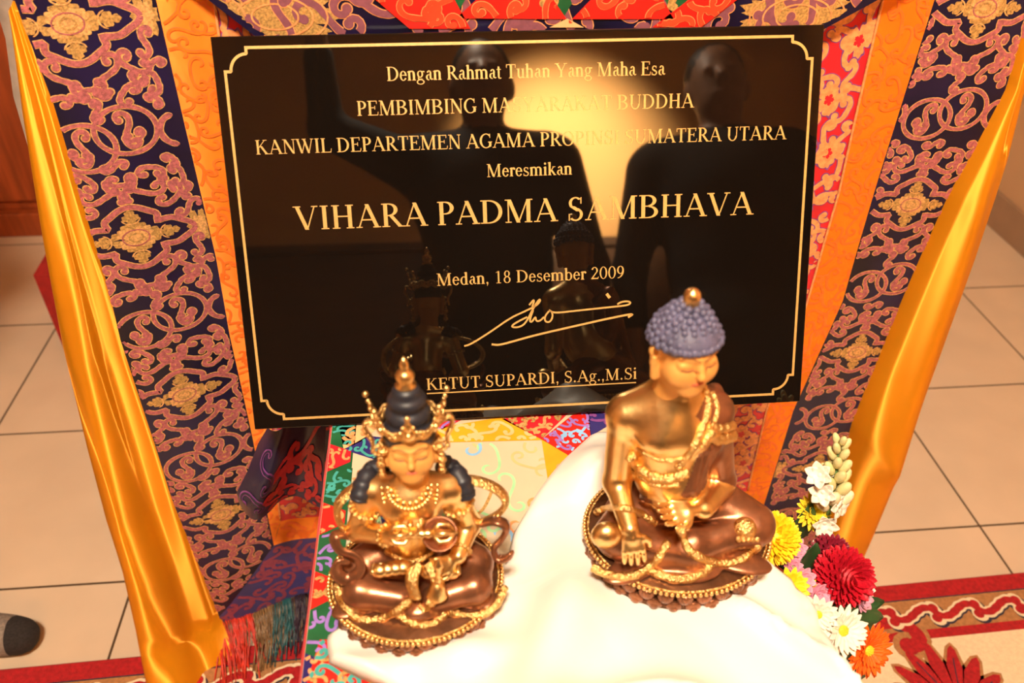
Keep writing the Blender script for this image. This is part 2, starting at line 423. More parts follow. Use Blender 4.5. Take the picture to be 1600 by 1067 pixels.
def flower_poly(c, rx, ry, lobes=4, n=64, rot=0.0, deep=0.45):
    a = np.linspace(0, 2 * math.pi, n, endpoint=False)
    r = 1 - deep + deep * np.abs(np.cos(lobes / 2 * (a - rot))) ** 0.7 + 0.07 * np.cos(lobes * 3 * (a - rot))
    return np.stack([c[0] + rx * r * np.cos(a), c[1] + ry * r * np.sin(a)], 1)
class Pattern:
    """flat ribbons and patches on a cloth; each knows its material slot and its lift off the cloth"""
    def __init__(s): s.items = []; s.k = 0
    def ribbon(s, P, w, mi, lift): s.items.append(('r', np.asarray(P, float), w, mi, lift))
    def edged(s, P, w, mi_fill, mi_edge, e=0.0010, l0=0.0):
        s.ribbon(P, w + 2 * e, mi_edge, 0.00035 + l0); s.ribbon(P, w, mi_fill, 0.0007 + l0)
    def patch(s, P, mi, lift): s.items.append(('p', np.asarray(P, float), 0, mi, lift))
    def emit(s, mb, inside, place):
        for kind, P, w, mi, lift in s.items:
            if kind == 'r':
                T = np.gradient(P, axis=0); T /= np.maximum(np.linalg.norm(T, axis=1), 1e-9)[:, None]
                N = np.stack([-T[:, 1], T[:, 0]], 1)
                ww = np.full(len(P), w / 2)
                if len(P) < 60 and w > 0.0035: ww *= 1 + 0.07 * np.sin(np.arange(len(P)) * 1.05)
                lift = lift + np.linspace(0, 0.00018, len(P)) + (s.k % 9) * 0.00002; s.k += 1
                if np.linalg.norm(P[0] - P[-1]) > 1e-4:
                    ww[0] *= 0.25; ww[-1] *= 0.25; ww[1] *= 0.8; ww[-2] *= 0.8
                    if 30 < len(P) < 60 and w > 0.0035:           # round cloud heads on the scroll ends
                        a_ = np.linspace(0, 2 * math.pi, 14, endpoint=False); hd = np.stack([np.cos(a_), np.sin(a_)], 1) * w * 0.66
                        for e_, dl in ((P[1], 0.0), (P[-2], 0.0002)):
                            if inside(e_[None, 0] + hd[:, 0], e_[None, 1] + hd[:, 1]).all():
                                mb.add(place(np.concatenate([e_ + hd, e_[None]]), float(np.max(lift)) + dl - 0.00008), [(i, (i + 1) % 14, 14) for i in range(14)], mi)
                A = P + N * ww[:, None]; B = P - N * ww[:, None]
                ok = inside(P[:, 0], P[:, 1]) & inside(A[:, 0], A[:, 1]) & inside(B[:, 0], B[:, 1])
                V = np.concatenate([place(A, lift), place(B, lift)]); m = len(P)
                F = [(i, i + 1, m + i + 1, m + i) for i in range(m - 1) if ok[i] and ok[i + 1]]
                if F: mb.add(V, F, mi)
            else:
                c = P.mean(0); m = len(P)
                if not inside(np.array([c[0]]), np.array([c[1]]))[0]: continue
                ok = inside(P[:, 0], P[:, 1])
                for _ in range(30):                   # pull outside points in, so that edges stay on the cloth
                    if ok.all(): break
                    P = np.where(ok[:, None], P, P + (c - P) * 0.12); ok = inside(P[:, 0], P[:, 1])
                V = np.concatenate([place(P, lift), place(c[None], lift)])
                mb.add(V, [(i, (i + 1) % m, m) for i in range(m)], mi)

W, H = 0.130, 0.232
def brocade_cells(pat, uc, v0, n, w=W, hh=H, mat0=1):
    """medallions and linked rings up the middle of a band; v0 = height of the lowest medallion"""
    F_, E_, G_ = mat0, mat0 + 1, mat0 + 2                 # pink fill, gold edge, ochre flower
    rw = 0.039 * w
    def sc(kind, tr, L, u, v, rot, fl=False):
        pat.edged(scroll(kind, tr, L * w * 0.92, (uc + u * w, v), rot, fl), rw * 0.92, F_, E_)
    for k in range(-1, n + 1):
        v = v0 + k * hh
        pat.edged(quatrefoil((uc, v), 0.43 * w, 0.275 * w), rw * 1.1, F_, E_)
        pat.patch(flower_poly((uc, v), 0.21 * w, 0.155 * w, 4, rot=0.0), G_, 0.0004)
        pat.patch(flower_poly((uc, v), 0.16 * w, 0.12 * w, 4, rot=math.pi / 4), E_, 0.0007)
        pat.ribbon(ring((uc, v), 0.10 * w, 0.075 * w), 0.010 * w, F_, 0.0009)
        pat.ribbon(ring((uc, v), 0.05 * w, 0.04 * w), 0.012 * w, G_, 0.0009)
        for a in range(4):
            b = a * math.pi / 2
            q = (uc + 0.26 * w * math.cos(b), v + 0.20 * w * math.sin(b))
            pat.patch(flower_poly(q, 0.07 * w, 0.06 * w, 3, 30, b, 0.5), G_, 0.00045)
            pat.ribbon(ring(q, 0.075 * w, 0.07 * w, 14, b + 1.9, b + 4.4), 0.012 * w, E_, 0.0007)
        for sx in (-1, 1):                               # half flowers on the seam
            q = (uc + sx * 0.49 * w, v)
            pat.patch(flower_poly(q, 0.10 * w, 0.17 * w, 6, 40), G_, 0.0003)
            pat.patch(flower_poly(q, 0.06 * w, 0.11 * w, 6, 40), E_, 0.0007)
        vr = v + hh / 2
        for sx, dv in ((-1, -0.05), (1, 0.05)):
            pat.edged(ring((uc + sx * 0.155 * w, vr + dv * w), 0.215 * w, 0.195 * w), rw * 0.75, F_, E_)
            sc('S', 0.95, 0.27, sx * 0.165, vr + dv * w, 1.1 * sx, sx < 0)
            sc('C', 1.05, 0.15, sx * 0.20, vr + (dv - 0.055) * w, 0.4 * sx, sx < 0)
            pat.edged(ring((uc + sx * 0.50 * w, vr), 0.115 * w, 0.125 * w, 22, math.pi / 2, 3 * math.pi / 2) if sx > 0 else ring((uc - 0.50 * w, vr), 0.115 * w, 0.125 * w, 22, -math.pi / 2, math.pi / 2), rw, F_, E_)
        for sv in (-1, 1):
            for sx in (-1, 1):
                sc('C', 1.05, 0.24, sx * 0.33, v + sv * 0.33 * w, sx * sv * 0.7, sx * sv < 0)
                sc('S', 1.0, 0.30, sx * 0.14, v + sv * 0.40 * w, -sx * sv * 0.5, sx < 0)
                sc('C', 0.95, 0.19, sx * 0.42, v + sv * 0.50 * w, 1.7 * sx, sv < 0)
                sc('S', 0.95, 0.20, sx * 0.44, v + sv * 0.19 * w, 1.2 * sx * sv, sx > 0)
                sc('C', 1.15, 0.13, sx * 0.07, v + sv * 0.485 * w, sx * 1.2, sv > 0); sc('C', 1.15, 0.13, sx * 0.33, v + sv * 0.455 * w, -sx * 0.9, sv < 0); sc('S', 1.1, 0.13, sx * 0.46, v + sv * 0.345 * w, sx * 0.6, sv < 0); sc('C', 1.1, 0.13, sx * 0.40, v + sv * 0.635 * w, sx * 2.2, sx > 0)
                sc('C', 1.0, 0.20, sx * 0.24, v + sv * 0.565 * w, 2.6 * sv + sx * 0.3, sx > 0)
            sc('C', 1.1, 0.20, 0.02, v + sv * 0.53 * w, 0 if sv > 0 else math.pi, False)
            sc('S', 1.0, 0.16, 0.0, v + sv * 0.66 * w, 0.8, sv > 0)
def scatter(pat, u0, u1, v0, v1, step, w, fills, edge, seed, L=1.25, e=0.0009, jig=0.3):
    r = random.Random(seed); v = v0; row = 0
    while v < v1:
        u = u0 + (row % 2) * step / 2
        while u < u1 + step / 2:
            P = scroll(r.choice('SC'), r.uniform(0.8, 1.15), step * L * r.uniform(0.75, 1.1), (u + r.uniform(-jig, jig) * step, v + r.uniform(-jig, jig) * step), r.uniform(0, 6.28), r.random() < 0.5, 34)
            f = r.choice(fills)
            if edge is None: pat.ribbon(P, w, f, 0.0004)
            else: pat.edged(P, w, f, edge, e)
            u += step
        v += step * 0.85; row += 1

# ------------------------------------------------------------------ the brocade hanging
def Yc(x, z):
    x = np.asarray(x, float); z = np.asarray(z, float)
    y = 0.84 - 0.045 * sm((-0.24 - x) / 0.15) - 0.012 * sm((x - 0.60) / 0.1) * sm((0.6 - z) / 0.5)
    return y + 0.0025 * np.sin(9 * z + 14 * x) + 0.002 * np.sin(23 * x + 3 * z)
def cpt(px, py):
    Y = 0.82
    for _ in range(12):
        p = at(px, py, Y); Y = float(Yc(p[0], p[2]))
    return p
def cplace(P, lift):
    P = np.asarray(P); return np.stack([P[:, 0], Yc(P[:, 0], P[:, 1]) - lift, P[:, 1]], 1)
hang = thing('brocade_hanging', (0.135, 0.86, 0), 'tall navy and gold brocade hanging with orange strips behind the black plaque', 'wall hanging')
ZT = 1.10
# seams as x at heights (top, bottom)
def seam(pts):
    p = sorted(((c[2], c[0]) for c in (cpt(*q) for q in pts)))
    return np.array([a for a, _ in p]), np.array([b for _, b in p])
S = {'LO': seam([(20, 0), (79, 165), (142, 394), (202, 573), (243, 697), (301, 880), (334, 970)]),
     'LI': seam([(244, 0), (337, 400), (359, 525), (394, 681), (428, 853)]),
     'LO2': seam([(335, 0), (393, 400), (440, 830)]),
     'RO': seam([(1600, 140), (1500, 300), (1460, 400), (1381, 601), (1329, 728), (1300, 825)]),
     'RI': seam([(1460, 0), (1364, 307), (1317, 470), (1240, 640), (1190, 800)]),
     'RO2': seam([(1378, 0), (1310, 300), (1261, 470), (1197, 640), (1162, 790)])}
def sx_(nm, z): return np.interp(z, *S[nm])
ZO, ZI = 0.05, 0.195                                     # outer and inner corner of the mitred bottom band
def panel(name, mats, A, B, za, zb, pat, n=60, m=10):
    """cloth between seam functions A(z), B(z); its lower end runs from za (side A) to zb (side B)"""
    mb = MB(); P = []
    for i in range(n + 1):
        row = []
        for j in range(m + 1):
            s_ = j / m; zl = za + (zb - za) * s_
            z = zl + (ZT - zl) * i / n
            a, b = A(z), B(z)
            row.append((a + (b - a) * s_, z))
        P.append(cplace(np.array(row), 0))
    mb.grid(P, 0, flip=True)
    def inside(x, z):
        a, b = A(z), B(z); s_ = (x - a) / np.maximum(b - a, 1e-6)
        return (s_ > 0.004) & (s_ < 0.996) & (z > za + (zb - za) * s_ + 0.001) & (z < ZT)
    if pat: pat.emit(mb, inside, cplace)
    return mb.build(name, mats, hang)
BRO = [navy, pink, goldthread, ochre]
pat = Pattern(); brocade_cells(pat, -0.338, 0.305, 5, W, H)
panel('side_border', BRO, lambda z: sx_('LO', z), lambda z: sx_('LI', z), ZO, ZI, pat)
pat = Pattern(); brocade_cells(pat, 0.583, 0.293, 5, 0.122, 0.2355)
panel('side_border', BRO, lambda z: sx_('RI', z), lambda z: sx_('RO', z), ZI, ZO, pat)
for a, b, sd in (('LI', 'LO2', 3), ('RO2', 'RI', 5)):
    pat = Pattern(); xa, xb = float(sx_(a, 0.6)), float(sx_(b, 0.6))
    scatter(pat, min(xa, xb) - 0.03, max(xa, xb) + 0.03, 0.15, ZT, 0.024, 0.0024, [1], 2, sd, 1.3, 0.0005)
    panel('orange_strip', [orange, orange_dark, orange_pink], lambda z, a=a: sx_(a, z), lambda z, b=b: sx_(b, z), *((ZI, ZI + 0.05) if a == 'LI' else (ZI + 0.05, ZI)), pat, m=6)
    mb = MB(); zs = np.linspace(0.25, ZT, 90)                 # cord between the orange and the red
    e = 'LO2' if a == 'LI' else 'RO2'
    mb.tube(cplace(np.stack([sx_(e, zs), zs], 1), 0.0015), 0.0016, 6); mb.build('gold_cord', tan_thread, hang)
for a, da, b, db, sd in (('LO2', 0, 'LO2', 0.062, 11), ('RO2', -0.068, 'RO2', 0, 12)):
    pat = Pattern(); xa = float(sx_(a, 0.6)) + da; xb = float(sx_(b, 0.6)) + db
    scatter(pat, xa - 0.02, xb + 0.02, 0.2, ZT, 0.026, 0.0062, [1], 2, sd, 1.25, 0.0010)
    for k in range(14):
        c = ((xa + xb) / 2 + (0.008 if k % 2 else -0.008), 0.25 + k * 0.065)
        pat.patch(flower_poly(c, 0.018, 0.022, 5), 2, 0.0007); pat.patch(flower_poly(c, 0.015, 0.019, 5), 1, 0.0009); pat.patch(flower_poly(c, 0.006, 0.007, 5), 0, 0.0011)
    panel('red_strip', [red, tan_thread, violet_thread], lambda z, a=a, da=da: sx_(a, z) + da, lambda z, b=b, db=db: sx_(b, z) + db, *((ZI + 0.05, ZI + 0.10) if sd == 11 else (ZI + 0.10, ZI + 0.05)), pat, m=6)
# dark centre field between the red strips
pat = Pattern(); scatter(pat, -0.16, 0.42, 0.28, 0.75, 0.05, 0.006, [1], None, 21, 1.3)
panel('centre_field', [navy, dark_red_thread], lambda z: sx_('LO2', z) + 0.062, lambda z: sx_('RO2', z) - 0.068, ZI + 0.10, ZI + 0.10, pat, m=20)
# bottom bands: blue brocade, orange, red (mitred into the sides)
def hband(name, mats, z0, z1, xa0, xa1, xb0, xb1, pat):
    mb = MB(); P = []
    for i in range(9):
        f = i / 8; z = z0 + (z1 - z0) * f; xs = np.linspace(xa0 + (xa1 - xa0) * f, xb0 + (xb1 - xb0) * f, 60)
        P.append(cplace(np.stack([xs, np.full(60, z)], 1), 0))
    mb.grid(P, 0, flip=True)
    def inside(x, z):
        f = (z - z0) / (z1 - z0)
        return (f > 0.01) & (f < 0.99) & (x > xa0 + (xa1 - xa0) * f + 0.001) & (x < xb0 + (xb1 - xb0) * f - 0.001)
    pat.emit(mb, inside, cplace)
    return mb.build(name, mats, hang)
xlo, xli, xro, xri = float(sx_('LO', ZO)), float(sx_('LI', ZI)), float(sx_('RO', ZO)), float(sx_('RI', ZI))
pat = Pattern(); scatter(pat, xlo, xro, ZO, ZI, 0.030, 0.0062, [1], None, 31, 1.25)
for k in range(7): pat.patch(flower_poly((-0.22 + k * 0.14, 0.125), 0.03, 0.024, 4), 1, 0.0006)
bb = hband('bottom_border', [blue_silk, mat('mauve_thread', (0.25, 0.05, 0.09), 0.5, scale=200)], ZO, ZI, xlo, xli, xro, xri, pat)
pat = Pattern(); scatter(pat, xli, xri, ZI, ZI + 0.05, 0.03, 0.0045, [1], 2, 32, 1.2, 0.0006)
hband('orange_strip', [orange, orange_dark, orange_pink], ZI, ZI + 0.05, xli, float(sx_('LO2', ZI + 0.05)), xri, float(sx_('RO2', ZI + 0.05)), pat)
pat = Pattern(); scatter(pat, xli, xri, ZI + 0.05, ZI + 0.1, 0.028, 0.005, [1], 2, 33, 1.2, 0.0008)
hband('red_strip', [red, tan_thread, violet_thread], ZI + 0.05, ZI + 0.10, float(sx_('LO2', ZI + 0.05)), float(sx_('LO2', ZI + 0.1)) + 0.062, float(sx_('RO2', ZI + 0.05)), float(sx_('RO2', ZI + 0.1)) - 0.068, pat)
# tassels sewn along the hem
tas_m = [mat('scarlet_tassel', (0.62, 0.035, 0.015), 0.4, scale=60, var=0.25), mat('bronze_tassel', (0.24, 0.13, 0.05), 0.35, scale=60, var=0.3),
         mat('teal_tassel', (0.01, 0.09, 0.10), 0.35, scale=60, var=0.3), mat('plum_tassel', (0.03, 0.012, 0.03), 0.4, scale=60, var=0.3),
         mat('tan_tassel', (0.30, 0.15, 0.06), 0.35, scale=60, var=0.3), mat('crimson_tassel', (0.42, 0.02, 0.015), 0.4, scale=60, var=0.25)]
r = random.Random(5)
for k in range(34):
    xk = xlo + 0.014 + k * 0.031
    if xk > xro - 0.01: break
    if 11 < k < 24: continue
    mb = MB()
    for i in range(34):
        x = xk + r.uniform(-0.016, 0.016); y = float(Yc(x, ZO)) + r.uniform(-0.006, 0.004)
        ln = r.uniform(0.0, 0.006); dx, dy = r.uniform(-0.014, 0.018), r.uniform(-0.095, -0.045)
        if k < 3: dx += 0.012
        mb.tube([(x, y, ZO + 0.003), (x + dx * 0.2, y - 0.012, ZO - 0.012), (x + dx * 0.55, y + dy * 0.5, 0.022 + ln), (x + dx, y + dy, 0.0145 + ln)], r.uniform(0.0006, 0.0011), 4)
    mb.build('tassel', tas_m[[0, 0, 1, 2, 3, 3, 4, 5, 0, 1, 2, 4][k % 12]], bb)

# yellow satin edging, rolled over at both sides
def edging(outer, inner, Yo, Yi, bulge, name, pk=0.42, fl=0.006):
    """outer/inner are pixel-free control rows: lists of points of the two long edges from top to bottom"""
    mb = MB(); n = 70; m = 18
    So = np.array(outer); Si = np.array(inner)
    to = np.linspace(0, 1, len(So)); ti = np.linspace(0, 1, len(Si)); P = []
    for i in range(n + 1):
        f = i / n
        a = np.array([np.interp(f, to, So[:, c]) for c in range(3)]); b = np.array([np.interp(f, ti, Si[:, c]) for c in range(3)])
        wd = np.linalg.norm(b - a); row = []
        for j in range(m + 1):
            s_ = j / m
            prof = math.sin(math.pi * min(1, s_ / (2 * pk))) ** 0.75 if s_ < 2 * pk else 0.0
            if s_ > pk: prof = max(prof, 0) * 0.9 + 0.10 * math.sin(math.pi * s_)
            y = -bulge * wd * prof - 0.004 - 0.004 * math.sin(9 * f + 7 * s_) * s_ * (1 - s_) * 4 * min(1, 3 * f)
            fold = fl * sm((f - 0.62) / 0.3) * math.sin(3.4 * math.pi * s_ + 6 * f)
            row.append(a + (b - a) * s_ + np.array([0, y + fold * wd / 0.12, 0]))
        row.append(b + np.array([0.010 * np.sign((b - a)[0]), 0.014, 0]))
        # turn the outer edge back behind
        row = [row[0] + np.array([0.012, 0.035, 0]), row[0] + np.array([0.0, 0.014, 0])] + row
        P.append(row)
    mb.grid(P, 0, flip=True)
    return mb.build(name, satin, hang)
def rows(pts): return [at(px, py, Y) for px, py, Y in pts]
lo = rows([(18, 20, .80), (37, 169, .80), (64, 340, .80), (83, 448, .80), (101, 542, .797), (138, 697, .79), (165, 800, .785), (191, 880, .77), (214, 977, .755), (231, 1062, .725)])
li = rows([(22, 0, .798), (79, 165, .797), (130, 340, .797), (165, 448, .797), (195, 555, .797), (243, 697, .795), (272, 790, .793), (303, 882, .79), (333, 976, .785), (362, 1062, .728)])
lo.append(np.array([lo[-1][0] + 0.012, 0.713, 0.016])); li.append(np.array([li[-1][0], 0.716, 0.016]))
edging(lo, li, None, None, 0.36, 'satin_edging', 0.36)
ro = rows([(1612, 60, .842), (1597, 135, .842), (1570, 247, .842), (1546, 322, .842), (1521, 400, .842), (1463, 561, .842), (1400, 727, .84), (1394, 748, .84), (1366, 820, .84), (1341, 879, .838)])
ri = rows([(1604, 60, .832), (1581, 140, .832), (1530, 240, .832), (1496, 304, .832), (1455, 400, .832), (1388, 560, .832), (1346, 665, .828), (1328, 725, .827), (1300, 815, .825), (1285, 868, .824)])
edging(ro, ri, None, None, 0.34, 'satin_edging', 0.55, 0.0)
# white lining that shows behind the left satin
mb = MB(); a = rows([(-30, -80, .85), (-8, 0, .85), (10, 60, .848), (22, 150, .842), (48, 240, .83), (72, 330, .815)]); b = rows([(70, -80, .835), (82, 0, .835), (95, 60, .835), (110, 170, .835), (120, 240, .83), (135, 330, .815)])
mb.grid([[p, q] for p, q in zip(a, b)], 0, flip=True); mb.build('lining', lining_m, hang, solid=0.003)
mb = MB(); P = []
for i in range(20):
    z = 0.06 + (ZT - 0.06) * i / 19; xs = np.linspace(float(sx_('LO', z)) + 0.012, float(sx_('RO', z)) - 0.012, 40)
    P.append(cplace(np.stack([xs, np.full(40, z)], 1), -0.012))
mb.grid(P, 0); mb.build('lining', lining_m, hang)
# valance: pointed flap of patchwork hanging over the front, above the plaque
def vplace(P, lift):
    P = np.asarray(P); return np.stack([P[:, 0], 0.818 - 0.12 * (P[:, 1] - 0.99) * 0 - lift + 0 * P[:, 0], P[:, 1]], 1)
val = thing('patchwork_valance', (0.13, 0.83, ZT), 'patchwork valance with red triangles and gold flowers along the top edge above the plaque', 'valance')
VY = 0.818
def vp(px, py): p = at(px, py, VY); return np.array((p[0], p[2]))
def flat_poly(mb, pts, mi, lift, place):
    pts = np.array(pts); c = pts.mean(0); m = len(pts); V = np.concatenate([place(pts, lift), place(c[None], lift)])
    mb.add(V, [((i + 1) % m, i, m) for i in range(m)], mi)
a_, b_, c_, d_ = vp(318, -6), vp(408, 64), vp(1283, 48), vp(1390, -10)
zt = 1.10
L_, R_ = (a_ + (a_ - b_) / abs(a_[1] - b_[1]) * (zt - a_[1])), (d_ + (d_ - c_) / abs(d_[1] - c_[1]) * (zt - d_[1]))
poly = np.array([b_, c_, R_, L_])
mb = MB(); flat_poly(mb, poly, 0, 0.0, vplace)
def in_poly(x, z):
    r_ = np.ones_like(x, bool)
    for i in range(4):
        p, q = poly[i], poly[(i + 1) % 4]; r_ &= ((q[0] - p[0]) * (z - p[1]) - (q[1] - p[1]) * (x - p[0])) > 0.001
    return r_
pat = Pattern()
for k, px in enumerate((430, 1245, 1420, 300)):
    c = vp(px, 26); pat.patch(flower_poly(c, 0.062, 0.032, 9, 90, 0, 0.3), 3, 0.0005)
    for q in range(3): pat.ribbon(ring(c, 0.05 - q * 0.014, 0.026 - q * 0.007, 30), 0.0018, 2, 0.0009)
scatter(pat, -0.3, 0.6, 0.97, 1.09, 0.042, 0.007, [1], 2, 41, 1.2, 0.0009)
pat.emit(mb, in_poly, vplace)
mb.build('navy_border', [navy, mat('dusky_pink_thread', (0.22, 0.07, 0.10), 0.5, scale=200), tan_thread, ochre], val)
tri = [[(565, -20), (700, -20), (735, 44), (640, 44)], [(712, 28), (775, -30), (845, -30), (885, 29)], [(893, 29), (950, -30), (1020, -30), (1052, 29)], [(1018, 42), (1100, -20), (1175, -20), (1095, 42)],
       [(858, 42), (886, 28), (912, 42)]]
for i, tr in enumerate(tri):
    mb = MB(); pts = np.array([vp(*q) for q in tr]); flat_poly(mb, pts, 0, 0.002, vplace)
    pat = Pattern(); lo_, hi_ = pts.min(0), pts.max(0)
    def ins(x, z, pts=pts):
        pos = np.ones_like(x, bool); neg = pos.copy()
        for j in range(len(pts)):
            p, q = pts[j], pts[(j + 1) % len(pts)]; s_ = (q[0] - p[0]) * (z - p[1]) - (q[1] - p[1]) * (x - p[0]); pos &= s_ > 0; neg &= s_ < 0
        return pos | neg
    scatter(pat, lo_[0], hi_[0], lo_[1], hi_[1], 0.03, 0.005, [1], 2, 50 + i, 1.2, 0.0006)
    pat.emit(mb, ins, lambda P, l: vplace(P, l + 0.002))
    mb.build('red_patch', [scarlet_silk if i < 4 else peach_silk, mat('red_relief%d' % i, (0.85, 0.06, 0.02), 0.4), tan_thread], val)
for i, px in enumerate(((690, -30), (860, -30), (1075, -30))):
    q = [(px[0] - 60, -40), (px[0] + 60, -40), (px[0] + 22, 24), (px[0] - 22, 24)]
    mb = MB(); pts = np.array([vp(*c) for c in q]); flat_poly(mb, pts, 0, 0.001, vplace)
    pat = Pattern(); scatter(pat, pts[:, 0].min(), pts[:, 0].max(), pts[:, 1].min(), pts[:, 1].max(), 0.028, 0.006, [1], 2, 70 + i, 1.2, 0.0006)
    pat.emit(mb, lambda x, z: np.ones_like(x, bool) & (x > pts[:, 0].min() + 0.02) & (x < pts[:, 0].max() - 0.02) & (z > pts[:, 1].min() + 0.004), lambda P, l: vplace(P, l + 0.001))
    mb.build('green_patch', [green_silk, ochre, tan_thread], val)
# stand that carries the hanging (behind it and above the picture)
t = thing('banner_stand', (0.135, 0.90, 0), 'dark wooden stand behind the brocade hanging, carrying it from a rail', 'stand')
for x in (-0.25, 0.52):
    mb = MB(); mb.tube([(x, 0.90, 0.02), (x, 0.90, 1.12)], 0.016, 12); mb.build('post', wood_dark, t)
    mb = MB(); mb.box((x - 0.03, 0.87, 0), (x + 0.03, 1.12, 0.025)); mb.build('foot', wood_dark, t, smooth=False, bevel=0.004)
mb = MB(); mb.tube([(-0.42, 0.852, ZT + 0.012), (0.69, 0.852, ZT + 0.012)], 0.014, 12); mb.build('rail', wood_dark, t)
for x in (-0.25, 0.52):
    mb = MB(); mb.tube([(x, 0.90, 1.10), (x, 0.852, ZT + 0.012)], 0.010, 8); mb.build('bracket', wood_dark, t)
# ------------------------------------------------------------------ rug
ZR = 0.012
re1 = unit((1.787, 0.046)); re2 = np.array((re1[1], -re1[0]))       # along the far edge, and towards the camera
RO_ = np.array((-0.80, 0.7627))
def rplace(P, lift=0.0):
    P = np.asarray(P); xy = RO_ + P[:, :1] * re1 + P[:, 1:2] * re2
    return np.concatenate([xy, (ZR + np.asarray(lift, float) * np.ones(len(P)))[:, None]], 1)
RW, RD = 2.42, 1.62
def rring(d, n=24):
    c = max(0.05 - d, 0.012); pts = []
    for (cx, cy, a0) in ((RW - d - c, d + c, -90), (RW - d - c, RD - d - c, 0), (d + c, RD - d - c, 90), (d + c, d + c, 180)):
        for k in range(n + 1):
            a = math.radians(a0 + 90 * k / n); pts.append((cx + c * math.cos(a), cy + c * math.sin(a)))
    return np.array(pts)
rug_red = mat('rug_red_pile', (0.42, 0.008, 0.012), 0.95, scale=150, var=0.2, bump=0.8, bscale=500)
rug_tan = mat('rug_tan_pile', (0.44, 0.20, 0.07), 0.95, scale=150, var=0.15, bump=0.8, bscale=500)
rug_cream = mat('rug_cream_pile', (0.80, 0.64, 0.42), 0.95, scale=150, var=0.06, bump=0.6, bscale=500)
rug_navy = mat('rug_navy_pile', (0.03, 0.025, 0.05), 0.95, scale=150, bump=0.8, bscale=500)
mb = MB()
R0 = rring(0.0); lows = rplace(R0, -ZR + 0.0005); ed = rplace(rring(0.0), -0.004); tops = rplace(rring(0.004), 0)
mb.grid([lows, ed, tops], 0, closeu=True)
ds = [0.004, 0.034, 0.0365, 0.094, 0.097, 0.111]
for (a, b, mi) in zip(ds[:-1], ds[1:], (0, 3, 1, 0, 0)):
    mb.grid([rplace(rring(a)), rplace(rring(b))], mi, closeu=True)
c = rplace(rring(0.111)); m = len(c)
mb.add(np.concatenate([c, c.mean(0)[None]]), [(i, (i + 1) % m, m) for i in range(m)], 2)
pat = Pattern()
for k in range(int(RW / 0.078)):
    s0 = 0.11 + k * 0.078
    for (P, w, mi, l) in ((scroll('S', 0.62, 0.076, (s0, 0.066), -0.55), 0.024, 3, 0.0004), (scroll('S', 0.62, 0.072, (s0, 0.064), -0.55), 0.021, 2, 0.0008), (scroll('S', 0.62, 0.068, (s0, 0.064), -0.55), 0.013, 0, 0.0012)):
        pat.ribbon(P, w, mi, l)
    pat.patch(flower_poly((s0 + 0.036, 0.075), 0.012, 0.010, 5), 2, 0.0006); pat.patch(flower_poly((s0 + 0.036, 0.075), 0.007, 0.006, 5), 0, 0.0012)
# palmettes and hooked scrolls of the cream field
def palmette(cx, cy, s, dirn=-1):
    for k in range(-4, 5):
        a = k * 0.36; ln = s * (0.155 - 0.010 * abs(k)); 
        d = np.array((math.sin(a), dirn * math.cos(a))); b = np.array((cx, cy)) + d * 0.045 * s
        nrm = np.array((-d[1], d[0])); e = b + d * ln * 0.62
        for w_, mi, l in ((0.034, 1, 0.0003), (0.026, 0, 0.0007)):
            q = [b + nrm * w_ * s * 0.3, b + d * ln * 0.3 + nrm * w_ * s * 0.55, b + d * ln * 0.55 + nrm * w_ * s * 0.28, e, b + d * ln * 0.55 - nrm * w_ * s * 0.28, b + d * ln * 0.3 - nrm * w_ * s * 0.55, b - nrm * w_ * s * 0.3]
            q = np.array(q); q = q if mi == 0 else q + (q - q.mean(0)) * 0.16
            pat.patch(q, mi, l)
        if k % 2: pat.ribbon([b, b + d * ln * 0.42], 0.010 * s, 3, 0.0011)
    for dx in (-0.03, 0.03): pat.patch(ring((cx + dx * s, cy - 0.005), 0.030 * s, 0.026 * s, 20)[:-1], 2, 0.0013); pat.patch(ring((cx + dx * s, cy - 0.005), 0.024 * s, 0.021 * s, 20)[:-1], 1, 0.0017)
def rloc(px, py):
    p = ground(px, py, ZR)[:2] - RO_; return np.array((p @ re1, p @ re2))
pc = rloc(1505, 1110)
for k in (-2, -1, 0): palmette(pc[0] + k * 0.62, pc[1], 0.86)
hk = np.array([rloc(*q) for q in ((1300, 1012), (1330, 990), (1365, 974), (1400, 972), (1425, 982), (1438, 998), (1432, 1010), (1418, 1010))])
tt = np.linspace(0, 1, len(hk)); t2 = np.linspace(0, 1, 40); hk = np.stack([np.interp(t2, tt, hk[:, i]) for i in range(2)], 1)
for dx in (0, -0.62, -1.24):
    pat.ribbon(hk + (dx, 0.0), 0.040, 1, 0.0002); pat.ribbon(hk + (dx, 0), 0.024, 0, 0.0006)
scatter(pat, 0.30, 0.92, 0.13, 0.40, 0.085, 0.018, [0, 0, 1], 2, 91, 1.0, 0.004)
pat.emit(mb, lambda x, y: (x > 0.02) & (y > 0.01) & (x < RW - 0.02) & (y < RD - 0.02), rplace)
rug = mb.build('patterned_rug', [rug_red, rug_tan, rug_cream, rug_navy], None, origin=(*(RO_ + re1 * RW / 2 + re2 * RD / 2), 0), smooth=False)
# pattern polygons must look upwards
me = rug.data
import bmesh
bm = bmesh.new(); bm.from_mesh(me)
for f in bm.faces:
    if f.normal.z < -0.2: f.normal_flip()
bm.to_mesh(me); bm.free()
tag(rug, 'red bordered rug with a tan wave band and cream floral field', 'rug')

